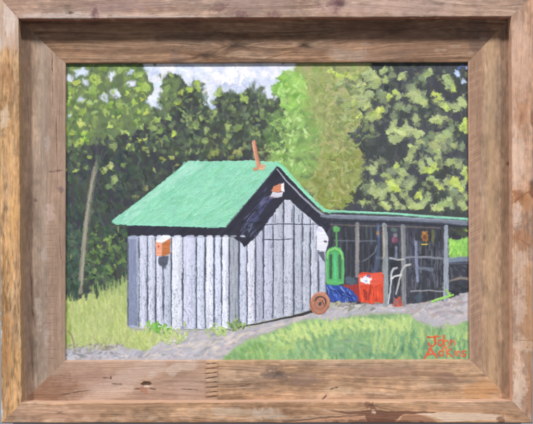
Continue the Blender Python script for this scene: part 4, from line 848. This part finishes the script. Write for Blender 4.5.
def grain(a, b, base, dark, seed, f=1., con=1., knots=(), light=None):
    bw = b + (nz(a * .006, b * .02, seed) - .5) * 14 + (nz(a * .02, b * .06, seed + 1) - .5) * 4
    kn = np.zeros(a.shape)
    for (ka, kb, r) in knots:
        d = np.hypot((a - ka) / 2.4, b - kb)
        bw = bw + np.sign(b - kb) * r * 1.6 * np.exp(-d / (r * 1.4)); kn = np.maximum(kn, np.exp(-(d / (r * .55)) ** 2))
    g = nz(a * .008, bw * .42 * f, seed + 2) * .42 + nz(a * .02, bw * 1.2 * f, seed + 3) * .32 + nz(a * .06, bw * 2.6 * f, seed + 4) * .26
    g = np.clip((g - .5) * 1.5 * con + .5, 0, 1)
    c = np.array(dark, float) * (1 - g)[..., None] + np.array(base, float) * g[..., None]
    fine = nz(a * .25, b * 3.1, seed + 6)
    c = c * (1 + (fine - .5)[..., None] * .12)
    pores = sm(.80, .95, nz(a * .12, b * 2.1, seed + 9)) * .12
    c = c * (1 - pores[..., None])
    blot = fbm(a * .022, b * .07, seed + 12, 4) - .5; mid = fbm(a * .16, b * .3, seed + 14, 4) - .5
    c = c * (1 + blot * .42 + mid * .34)[..., None]
    gre = sm(.45, .7, fbm(a * .015, b * .09, seed + 19, 3))[..., None] * .2; c = c * (1 - gre) + (c.mean(-1, keepdims=True) * np.array((1.06, .99, .97))) * gre
    c = c * (1 - .45 * kn[..., None])
    c = c.mean(-1, keepdims=True) + (c - c.mean(-1, keepdims=True)) * .97
    return c, g - kn
def spot(c, X, Y, x, y, rx, ry, col, a=.6, seed=0, nf=.12, na=.8, ang=0., edge=.8):
    ca, sa = math.cos(ang), math.sin(ang); dx, dy = X - x, Y - y
    u = (dx * ca + dy * sa) / rx; v = (-dx * sa + dy * ca) / ry
    r = np.hypot(u, v) + (fbm(X * nf, Y * nf, seed + 50, 4) - .5) * na * 2
    r = r + (fbm(X * .5, Y * .5, seed + 70, 3) - .5) * .5
    m = np.clip(sm(1 + edge * .5, 1 - edge * .5, r) * a * (.62 + .6 * fbm(X * .3, Y * .9, seed + 80, 3)), 0, 1)[..., None]
    c[:] = c * (1 - m) + np.array(col, float) * m
def streak(c, X, Y, p, q, w, col, a=.8, seed=0):
    dx, dy = q[0] - p[0], q[1] - p[1]; l2 = dx * dx + dy * dy
    wx = X + (fbm(X * .12, Y * .12, seed, 3) - .5) * 1.5; wy = Y + (fbm(X * .12, Y * .12, seed + 3, 3) - .5) * 1.5
    t = np.clip(((wx - p[0]) * dx + (wy - p[1]) * dy) / l2, 0, 1)
    d = np.hypot(wx - p[0] - t * dx, wy - p[1] - t * dy)
    L_ = math.sqrt(l2); tp = sm(0, .18, t) * sm(1, .82, t) if L_ > 6 else 1.0
    m = (sm(w * .8, w * .1, d) * a * (.35 + .65 * tp) * (.35 + .9 * nz(X * .35, Y * .35, seed + 6)))[..., None]
    m = np.clip(m, 0, 1)
    c[:] = c * (1 - m) + np.array(col, float) * m
    return m[..., 0]

def rail(name, A, B, Cq, D, prof, horiz, colour, parent, label=None, step=.5, backs=(None, None)):
    """A,B outer corners, D,Cq inner corners (as seen); prof lists (t across, z, side drop) columns."""
    A, B, Cq, D = (np.array(p, float) for p in (A, B, Cq, D))
    n = int(np.linalg.norm(B - A) / step) + 1
    s = np.linspace(0, 1, n)[:, None]
    t = np.array([p[0] for p in prof])[None, :]; zf = np.array([p[1] for p in prof])[None, :]; dz = np.array([p[2] for p in prof])[None, :]
    PX = (A[0] * (1 - s) + B[0] * s) * (1 - t) + (D[0] * (1 - s) + Cq[0] * s) * t
    PY = (A[1] * (1 - s) + B[1] * s) * (1 - t) + (D[1] * (1 - s) + Cq[1] * s) * t
    ZF = zf + 0 * s; DZ = dz + 0 * s
    a = PX if horiz else PY
    width = np.linalg.norm(D - A) if not horiz else abs(D[1] - A[1])
    bcoord = (PY if horiz else PX) + np.where(t < .5, -1, 1) * DZ * (1 if (D[1] > A[1] if horiz else D[0] > A[0]) else -1)
    cols, rel, cut = colour(a, bcoord, PX, PY, DZ)
    X, Y = to_world(PX, PY, ZF)
    # ragged sawn arrises: edges wander and are a little worn
    wn = (fbm(a * .08, bcoord * 0 + 3, len(name) + A[0], 3) - .5)
    edge = np.exp(-np.minimum(t, 1 - t) * 40 / 1.0) * 1.0
    amp = 1.2 if name == 'outer_rail' else .35
    if horiz: Y = Y + wn * amp * edge
    else: X = X + wn * amp * edge
    Zc = ZF - DZ + np.where(DZ > 0, 0, rel * .35 - cut)
    VXw = (X - CX) * .001; VZw = (CY - Y) * .001; VYw = -Zc * .001
    m = t.shape[1]
    v = np.stack([VXw, VYw, VZw], -1).reshape(-1, 3)
    idx = np.arange(n * m).reshape(n, m)
    q = np.stack([idx[:-1, :-1], idx[1:, :-1], idx[1:, 1:], idx[:-1, 1:]], -1).reshape(-1, 4)
    # make faces look towards the viewer
    e1 = v[q[len(q) // 2, 1]] - v[q[len(q) // 2, 0]]; e2 = v[q[len(q) // 2, 3]] - v[q[len(q) // 2, 0]]
    if np.cross(e1, e2)[1] > 0: q = q[:, ::-1]
    o = link(name, v, q, M_WH if horiz else M_WV, parent, lin(np.clip(cols, 6, 250)).reshape(-1, 3))
    if label: o['label'] = label
    return o
def prof_outer():
    p = [(0, ZO, 44.), (0, ZO, 30), (0, ZO, 18), (0, ZO, 8), (0, ZO, 3.), (0, ZO, 1.2), (0.004, ZO, .55), (.02, ZO, .18)]
    p += [(t, ZO, 0) for t in np.linspace(.045, .955, 42)]
    p += [(.98, ZO, .18), (.996, ZO, .5), (1, ZO, 1.1)] + [(1, ZO, d) for d in np.linspace(1.8, 17.5, 22)]
    return p
def prof_inner():
    z = lambda t: ZL0 + (ZL1 - ZL0) * t
    p = [(-.06, ZL0, 0), (-.03, ZL0, 0)] + [(t, z(t), 0) for t in np.linspace(0, .975, 92)]
    p += [(.99, ZL1, .12), (.998, ZL1, .35), (1, ZL1, .8), (1, ZL1, 1.5), (1, ZL1, 2.2), (1, ZL1, 3.1)]
    return p
PO, PIN = prof_outer(), prof_inner()

# ---- outer rails --------------------------------------------------
def c_top(a, b, X, Y, DZ):
    c, g = grain(a, b, (190, 160, 142), (150, 118, 100), 3, .8, .8, knots=[(340, 4, 5), (70, 13, 3)])
    spot(c, X, Y, 250, 3, 36, 9, (150, 128, 124), .5, 1); spot(c, X, Y, 120, 5, 40, 6, (164, 134, 134), .45, 2)
    for i, (x, y, rx, ry, al) in enumerate([(95, 13, 3.2, 6, .75), (93, 16, 4, 3, .4), (219, 9, 8, 5, .35), (240, 14, 7, 4, .5), (334, 3, 6, 9, .6), (340, 2, 4, 7, .5), (275, 15, 6, 4, .5), (320, 6, 4, 3, .3)]):
        spot(c, X, Y, x, y, rx, ry, (104, 70, 74), al, 10 + i, nf=.3, edge=.9)
    streak(c, X, Y, (217, 14), (231, 2), 1.2, (118, 88, 78), .6, 3); streak(c, X, Y, (222, 16), (238, 6), 1, (124, 92, 84), .5, 4)
    spot(c, X, Y, 60, 16, 42, 3.2, (206, 190, 186), .6, 20, nf=.2); spot(c, X, Y, 160, 17, 60, 2.2, (200, 182, 176), .5, 21, nf=.2)
    spot(c, X, Y, 400, 8, 70, 8, (192, 162, 152), .5, 22); spot(c, X, Y, 12, 4, 18, 8, (140, 108, 92), .5, 23)
    for q in range(26):
        x = 20 + q * 18.3 + 4 * math.sin(q * 7.); streak(c, X, Y, (x, -2), (x + 2 * math.sin(q), 18), .7, (160, 134, 128), .28, q)
    inner = sm(1.0, 2.5, DZ) * (Y > 10)
    c[:] = c * (1 - inner[..., None]) + np.array((178, 118, 94)) * inner[..., None]
    chips = sm(.72, .8, nz(a * .11, b * 0, 44)) * (Y > 15.5) * (DZ > .3)
    c[:] = c * (1 - .5 * chips[..., None]) + np.array((220, 180, 150)) * .5 * chips[..., None]
    return c, g, chips * .6
def c_bottom(a, b, X, Y, DZ):
    c, g = grain(a, b, (196, 158, 126), (150, 112, 84), 13, .8, 1., knots=[(372, 406, 3), (60, 414, 3)])
    spot(c, X, Y, 60, 413, 60, 6, (182, 142, 120), .5, 1); spot(c, X, Y, 110, 406, 60, 3, (166, 128, 102), .6, 2)
    spot(c, X, Y, 268, 414, 16, 5, (194, 182, 172), .5, 3, nf=.25); spot(c, X, Y, 230, 412, 30, 4, (196, 178, 160), .5, 4)
    # the dark wane with a pale sickle
    def shape(pts, col, al, sd):
        wx = X + (fbm(X * .2, Y * .2, sd, 3) - .5) * 2.2; wy = Y + (fbm(X * .2, Y * .2, sd + 4, 3) - .5) * 1.6
        mm = np.clip(sdist(pts, wx, wy) / .9 + .5, 0, 1) * al * (.8 + .3 * fbm(X * .1, Y * .8, sd + 8, 3)); mm = np.clip(mm, 0, 1)
        c[:] = c * (1 - mm[..., None]) + np.array(col, float) * mm[..., None]; return mm
    shape([(280, 422.5), (330, 417.6), (366, 414.6), (400, 420), (400, 424), (280, 424)], (176, 132, 104), .8, 31)
    m1 = shape([(326, 410.2), (346, 412.6), (368, 411), (402, 411.6), (434, 412.2), (437, 413.4), (405, 414.6), (400, 417), (394, 424), (368, 424), (364, 415.4), (345, 414.2)], (112, 76, 60), .95, 32)
    shape([(402, 414.8), (418, 414.6), (430, 417.6), (436, 421), (438, 424), (398, 424), (401, 418)], (150, 108, 84), .9, 33)
    m1 = np.maximum(m1, shape([(282, 421.6), (330, 416.8), (364, 415), (364, 416.4), (330, 418.4), (284, 423.2)], (126, 90, 70), .8, 34))
    shape([(416, 413.6), (440, 412.6), (470, 412.8), (505, 415), (506, 420), (470, 420.4), (446, 421.6), (436, 417.6)], (208, 186, 168), .75, 35)
    spot(c, X, Y, 378, 422, 40, 2.2, (92, 58, 46), .6, 36, nf=.2)
    spot(c, X, Y, 480, 408, 50, 3, (172, 134, 106), .5, 12)
    for x, y in [(371, 406), (373, 410), (368, 405)]: spot(c, X, Y, x, y, 3.2, 3, (116, 78, 62), .7, int(x), nf=.5, edge=.8)
    spot(c, X, Y, 374, 412, 2.6, 2, (222, 196, 176), .8, 90, nf=.5)
    spot(c, X, Y, 501, 421, 4, 5, (120, 80, 58), .8, 14, nf=.3)
    for q in range(16):
        x = 20 + q * 16.5; spot(c, X, Y, x, 420 + 2 * math.sin(q * 3), 5, 2, (120, 78, 66) if q % 2 else (206, 178, 160), .3, 60 + q, nf=.3)
    inner = sm(.3, 1.2, DZ) * (Y < 408)
    c[:] = c * (1 - inner[..., None]) + np.array((184, 150, 128)) * inner[..., None]
    cut = m1 * .5
    return c, g, cut
def c_left(a, b, X, Y, DZ):
    c, g = grain(a, b, (208, 164, 116), (166, 122, 80), 23, .9, 1.1)
    top_ = sm(62, 40, Y + (nz(X * .3, Y * .1, 5) - .5) * 14)
    c2 = np.array((198, 172, 158)) * (.86 + .22 * nz(a * .05, b * 1.2, 8))[..., None]
    c[:] = c * (1 - .85 * top_[..., None]) + c2 * .85 * top_[..., None]
    rough = sm(.5, .8, fbm(X * .5, Y * .09, 12, 4))
    c *= (1 - .22 * rough * (Y > 50))[..., None]
    hi = sm(.58, .75, fbm(X * .6, Y * .08, 15, 4))
    c[:] = c * (1 - .35 * hi[..., None]) + np.array((232, 200, 160)) * .35 * hi[..., None]
    for i, (x, y, rx, ry, col, al) in enumerate([(10, 22, 6, 16, (222, 210, 204), .55), (6, 75, 6, 10, (150, 106, 72), .4), (4, 118, 4, 12, (214, 196, 180), .6), (12, 88, 7, 12, (160, 118, 84), .4), (17, 200, 2.5, 60, (190, 150, 112), .4), (13, 215, 4, 20, (222, 172, 110), .5), (6, 340, 5, 30, (182, 126, 74), .4), (10, 150, 6, 22, (218, 176, 130), .4)]):
        spot(c, X, Y, x, y, rx, ry, col, al, 30 + i, nf=.2)
    spot(c, X, Y, 0, 330, 1.6, 18, (190, 200, 212), .9, 44, nf=.2); spot(c, X, Y, 1, 412, 2, 12, (190, 196, 206), .8, 45, nf=.2); spot(c, X, Y, 0, 45, 1.5, 8, (190, 196, 206), .6, 46, nf=.2)
    inner = sm(.6, 2.0, DZ) * (X > 10)
    c[:] = c * (1 - inner[..., None]) + np.array((176, 146, 112)) * inner[..., None]
    return c, g, rough * .28 * (Y > 50)
def c_right(a, b, X, Y, DZ):
    c, g = grain(a, b, (206, 168, 142), (160, 118, 92), 33, .6, .9, knots=[(197, 522, 6), (185, 533, 5), (118, 521, 4)])
    spot(c, X, Y, 520, 60, 10, 46, (208, 172, 152), .55, 1, nf=.06); spot(c, X, Y, 521, 115, 8, 12, (178, 128, 96), .6, 2, nf=.15)
    spot(c, X, Y, 518, 160, 8, 30, (210, 184, 168), .55, 3, nf=.2); spot(c, X, Y, 519, 196, 9, 6, (152, 100, 68), .8, 4, nf=.18); spot(c, X, Y, 529, 200, 6, 16, (176, 124, 84), .7, 5, nf=.12)
    spot(c, X, Y, 524, 240, 10, 8, (160, 108, 72), .6, 6, nf=.16); spot(c, X, Y, 517, 216, 4, 10, (212, 188, 176), .6, 7, nf=.3)
    spot(c, X, Y, 520, 268, 9, 16, (216, 194, 176), .4, 8, nf=.25, na=1.1); spot(c, X, Y, 530, 320, 7, 50, (176, 130, 90), .6, 9, nf=.08)
    spot(c, X, Y, 520, 305, 6, 14, (216, 192, 176), .45, 10, nf=.2); spot(c, X, Y, 521, 345, 9, 8, (216, 194, 176), .4, 11, nf=.3, na=1.1); spot(c, X, Y, 518, 388, 7, 20, (218, 200, 186), .5, 12, nf=.25, na=1.1)
    spot(c, X, Y, 531, 395, 5, 22, (150, 104, 74), .6, 13, nf=.15); spot(c, X, Y, 533, 192, 4, 8, (110, 74, 58), .8, 14); spot(c, X, Y, 533, 120, 2, 6, (110, 80, 64), .7, 15)
    streak(c, X, Y, (513, 203), (531, 190), 1.2, (120, 74, 48), .7, 16); streak(c, X, Y, (514, 236), (531, 246), 1.2, (136, 88, 56), .6, 17); streak(c, X, Y, (515, 224), (532, 218), .9, (150, 104, 72), .5, 18)
    streak(c, X, Y, (515, 340), (533, 341), .9, (130, 96, 76), .5, 19)
    inner = sm(.3, 1.2, DZ) * (X < 520)
    c[:] = c * (1 - inner[..., None]) + np.array((222, 178, 152)) * inner[..., None]
    return c, g, 0 * g
O, Lp, I = OUT, LIP, INN
rail('outer_rail', O['tl'], O['tr'], Lp['tr'], Lp['tl'], PO, True, c_top, frame, 'pinkish grey top rail with brown stains')
rail('outer_rail', O['bl'], O['br'], Lp['br'], Lp['bl'], PO, True, c_bottom, frame, 'tan bottom rail with a dark bark edged split')
rail('outer_rail', O['tl'], O['bl'], Lp['bl'], Lp['tl'], PO, False, c_left, frame, 'orange rough sawn left rail')
rail('outer_rail', O['tr'], O['br'], Lp['br'], Lp['tr'], PO, False, c_right, frame, 'pale right rail with whitish worn patches')

# ---- inner boards -------------------------------------------------
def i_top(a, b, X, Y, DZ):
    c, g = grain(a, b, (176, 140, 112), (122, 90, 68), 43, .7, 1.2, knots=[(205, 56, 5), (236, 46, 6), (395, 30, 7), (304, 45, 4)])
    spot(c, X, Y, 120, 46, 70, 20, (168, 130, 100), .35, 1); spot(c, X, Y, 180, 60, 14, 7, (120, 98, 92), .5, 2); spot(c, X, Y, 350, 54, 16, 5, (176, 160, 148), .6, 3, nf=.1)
    spot(c, X, Y, 400, 46, 60, 20, (146, 112, 92), .5, 4); spot(c, X, Y, 480, 34, 20, 14, (104, 84, 76), .6, 5); spot(c, X, Y, 370, 27, 40, 8, (124, 94, 76), .5, 6)  # dark spot at far right paints the shadow in the upper corner
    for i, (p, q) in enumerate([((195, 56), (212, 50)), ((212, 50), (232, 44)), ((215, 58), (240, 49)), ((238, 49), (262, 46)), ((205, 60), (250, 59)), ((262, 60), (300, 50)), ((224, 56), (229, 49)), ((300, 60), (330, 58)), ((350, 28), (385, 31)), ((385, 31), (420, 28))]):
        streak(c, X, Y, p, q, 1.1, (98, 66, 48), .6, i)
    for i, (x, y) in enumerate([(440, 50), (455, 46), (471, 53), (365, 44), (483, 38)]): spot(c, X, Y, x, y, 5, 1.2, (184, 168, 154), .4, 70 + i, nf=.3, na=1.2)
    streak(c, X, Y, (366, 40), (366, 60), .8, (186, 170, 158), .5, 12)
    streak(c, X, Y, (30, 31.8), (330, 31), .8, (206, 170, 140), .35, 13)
    return c, g, 0 * g
def i_bottom(a, b, X, Y, DZ):
    c, g = grain(a, b, (184, 150, 120), (134, 102, 78), 53, .7, 1.1, knots=[(278, 374, 4), (146, 385, 3.5)])
    lft = sm(206.5, 205.5, X)
    c[:] = c * (1 - .6 * lft[..., None]) + (np.array((166, 136, 122)) * (.9 + .2 * fbm(X * .03, Y * .2, 5))[..., None]) * .6 * lft[..., None]
    spot(c, X, Y, 52, 392, 22, 14, (124, 88, 66), .7, 1, nf=.08); spot(c, X, Y, 90, 380, 26, 10, (150, 116, 104), .5, 2); spot(c, X, Y, 140, 374, 46, 9, (190, 166, 154), .6, 3, nf=.08, ang=-.3)
    spot(c, X, Y, 180, 368, 20, 5, (200, 180, 168), .6, 4, nf=.1, ang=-.2); spot(c, X, Y, 110, 394, 30, 5, (196, 172, 156), .5, 5, nf=.1, ang=-.25); spot(c, X, Y, 190, 390, 16, 8, (180, 152, 136), .5, 6)
    spot(c, X, Y, 278, 375, 11, 5, (96, 82, 78), .7, 7, nf=.2, edge=.9); spot(c, X, Y, 274, 368, 8, 3, (110, 94, 86), .5, 8, nf=.2); spot(c, X, Y, 300, 380, 16, 6, (132, 108, 100), .5, 9); spot(c, X, Y, 340, 390, 18, 4, (196, 172, 144), .5, 10)
    spot(c, X, Y, 446, 377, 12, 4, (128, 100, 88), .6, 11, nf=.15); spot(c, X, Y, 380, 372, 50, 5, (150, 116, 96), .5, 12, nf=.05); spot(c, X, Y, 480, 392, 18, 10, (176, 128, 84), .6, 13, nf=.12); spot(c, X, Y, 446, 397, 34, 4, (188, 158, 124), .5, 14)
    for i, (p, q, w) in enumerate([((103, 378), (111, 378), 1.6), ((111, 376.5), (111, 379), 1.2), ((112, 384), (122, 385), 1.4), ((134, 389), (141, 389), 1.6), ((149, 388), (156, 390), 1.6), ((180, 389), (198, 390), .9), ((60, 395), (90, 390), 1), ((330, 390), (338, 387), 1.4), ((322, 400), (326, 396), 1.4), ((240, 386), (250, 384), .9)]):
        streak(c, X, Y, p, q, w, (70, 50, 42), .85, i)
    spot(c, X, Y, 146, 383.5, 5, 2.2, (70, 48, 34), .9, 15, nf=.4, na=.4, edge=.3); spot(c, X, Y, 144, 390, 4, 4, (150, 104, 84), .7, 16, nf=.4); spot(c, X, Y, 147, 386.4, 5, 1, (206, 186, 168), .8, 17, nf=.4)
    cut = .8 * np.clip(1 - np.hypot((X - 146) / 5, (Y - 383.5) / 2.2), 0, 1)
    # machine cut finger joint
    for k in range(8):
        y = 363.2 + k * 4.75
        cut = cut + .3 * streak(c, X, Y, (205.2, y + 1.1), (218.2, y - .5), 1.2, (92, 66, 54), 1.2, 30 + k)
        spot(c, X, Y, 211.5, y + 2.4, 6, 1.3, (190, 160, 138), .35, 130 + k, nf=.3, na=.3)
        streak(c, X, Y, (205.2 if k % 2 else 217.6, y + .6), (205.2 if k % 2 else 217.6, y + 4.4), .6, (120, 88, 70), .5, 40)
    streak(c, X, Y, (205.4, 361), (205.4, 401), .7, (140, 108, 90), .4, 40); streak(c, X, Y, (218, 361), (218, 401), .7, (120, 88, 70), .35, 41)
    lip = sm(2.2, .5, np.abs(Y - 361.4)) * .3 * (X > 206)
    c[:] = c * (1 - lip[..., None]) + np.array((222, 190, 150)) * lip[..., None]
    return c, g, cut
def i_left(a, b, X, Y, DZ):
    c, g = grain(a, b, (168, 144, 124), (132, 108, 90), 63, .5, .8)
    m = sm(40, 54, X + (nz(X * .1, Y * .02, 3) - .5) * 8); c[:] = c * (1 - .5 * m[..., None]) + np.array((174, 144, 126)) * (.88 + .2 * nz(Y * .015, X * .5, 9))[..., None] * .5 * m[..., None]
    g_ = sm(0, 1, 1 - np.abs(X - 43) / 9.); c[:] = c * (1 - .45 * g_[..., None]) + np.array((164, 150, 138)) * .45 * g_[..., None]
    d_ = sm(34, 31, X); c[:] = c * (1 - .3 * d_[..., None]) + np.array((138, 104, 84)) * .3 * d_[..., None]  # left rail's cast shadow tinted into the board colour as a strip
    cut = 0 * g
    for i, (p, q, w, al) in enumerate([((52, 52), (52.5, 76), 1.2, .8), ((52.5, 80), (53, 108), .9, .6), ((56, 118), (57, 160), 1., .6), ((57, 160), (57.5, 200), .7, .45), ((60, 80), (59, 140), .6, .4), ((27, 90), (29, 130), .8, .5), ((26, 225), (31, 262), .9, .5), ((30, 262), (33, 320), 1.1, .6), ((33, 310), (36, 330), 1.2, .5), ((60, 236), (61, 262), .8, .6), ((47, 160), (47, 214), .5, .4), ((41, 60), (41, 330), .5, .25), ((49, 172), (64, 170.5), 2., .55)]):
        cut = cut + .35 * streak(c, X, Y, p, q, w, (92, 66, 62), al, i)
    spot(c, X, Y, 61, 190, 3.2, 3.4, (112, 90, 92), .7, 3, nf=.4); spot(c, X, Y, 35.5, 200, 1.6, 2, (96, 76, 70), .8, 4, nf=.4); spot(c, X, Y, 50, 212, 4, 10, (200, 176, 168), .5, 5, nf=.3)
    for k in range(30):     # saw marks across the board
        y = 226 + k * 4.6 + 1.5 * math.sin(k * 5.1); cut = cut + .2 * streak(c, X, Y, (46 + 3 * math.sin(k * 2.3), y + .8 * math.sin(k)), (57 + 3 * math.sin(k * 1.7), y), .8, (124, 98, 96), .4 + .2 * math.sin(k * 3.1), k)
    for k in range(14):
        y = 82 + k * 10; streak(c, X, Y, (48, y), (64, y - 1), .5, (128, 100, 96), .25, k)
    for i, (x, y) in enumerate([(40, 320), (46, 335), (47, 143), (38, 305), (44, 255)]): spot(c, X, Y, x, y, 3, 8, (186, 170, 166), .45, 20 + i, nf=.3)
    return c, g, cut
def i_right(a, b, X, Y, DZ):
    c, g = grain(a, b, (182, 150, 122), (144, 114, 90), 73, .45, .8)
    m = sm(484, 478, X + (nz(Y * .04, X * .1, 4) - .5) * 6) ; c[:] = c * (1 - .5 * m[..., None]) + np.array((156, 122, 104)) * .5 * m[..., None]
    w_ = sm(1, 0, np.abs(X - 491) / 8.); c[:] = c * (1 - .5 * w_[..., None]) + np.array((192, 160, 124)) * .5 * w_[..., None]
    e_ = sm(499, 504, X) * .4; c[:] = c * (1 - .5 * e_[..., None]) + np.array((150, 118, 98)) * .5 * e_[..., None]  # strip beside the right rail: its shadow put into the wood colour
    streak(c, X, Y, (507.5, 60), (507, 86), 1.2, (110, 80, 62), .7, 4); streak(c, X, Y, (505, 86), (502, 130), 1.1, (120, 90, 72), .5, 5); spot(c, X, Y, 508, 163.5, 1.6, 2, (90, 62, 50), .9, 6, nf=.4)
    streak(c, X, Y, (500.5, 90), (501, 330), .8, (130, 100, 82), .4, 6)
    for k in range(72):     # diagonal saw marks
        y = 66 + k * 4.3; A = .35 * (.5 + .5 * math.sin(k * .35 + 1.)) + .08
        streak(c, X, Y, (468.5, y + 5), (481 + 2 * math.sin(k), y - 2), 1.0, (206, 178, 154) if k % 2 else (126, 96, 80), A, k)
    ed = sm(1.4, .3, np.abs(X - np.interp(Y, [62, 360], [468.6, 470]))) * .5
    c[:] = c * (1 - ed[..., None]) + np.array((206, 160, 136)) * ed[..., None]
    return c, g, 0 * g
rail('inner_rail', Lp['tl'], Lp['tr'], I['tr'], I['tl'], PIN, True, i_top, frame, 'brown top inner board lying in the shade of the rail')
rail('inner_rail', Lp['bl'], Lp['br'], I['br'], I['bl'], PIN, True, i_bottom, frame, 'bottom inner board with a finger joint and a small knot')
rail('inner_rail', Lp['tl'], Lp['bl'], I['bl'], I['tl'], PIN, False, i_left, frame, 'greyish mauve left inner board with saw marks')
rail('inner_rail', Lp['tr'], Lp['br'], I['br'], I['tr'], PIN, False, i_right, frame, 'tan right inner board with diagonal saw marks')

# ================================================================== setting, light, camera
wall = box('wall', -900, -900, 1430, 1300, -32, -24, wall_material(), None)
wall['kind'] = 'structure'
from mathutils import Vector
for e_, v_ in ((2.75, (-.62, -1.0, 1.38)), (2.35, (.50, -1.0, 1.22))):    # two lamps overhead, one to each side
    sun = bpy.data.lights.new('ceiling_light', 'SUN'); sun.energy = e_; sun.angle = math.radians(5); sun.color = (1, .985, .965)
    so = bpy.data.objects.new('ceiling_light', sun); COL.objects.link(so)
    so.rotation_euler = Vector(v_).to_track_quat('Z', 'Y').to_euler()
w = bpy.data.worlds.new('World'); bpy.context.scene.world = w; w.use_nodes = True
w.node_tree.nodes['Background'].inputs['Color'].default_value = (.93, .97, 1.05, 1)
w.node_tree.nodes['Background'].inputs['Strength'].default_value = .27
cam = bpy.data.cameras.new('camera'); cam.lens = 36 * DC / .533; cam.sensor_width = 36; cam.clip_start = .01; cam.clip_end = 50
co = bpy.data.objects.new('camera', cam); co.location = (0, -DC, 0); co.rotation_euler = (math.pi / 2, 0, 0); COL.objects.link(co)
sc = bpy.context.scene; sc.camera = co
sc.view_settings.view_transform = 'Standard'; sc.view_settings.look = 'None'; sc.view_settings.exposure = 0; sc.view_settings.gamma = 1
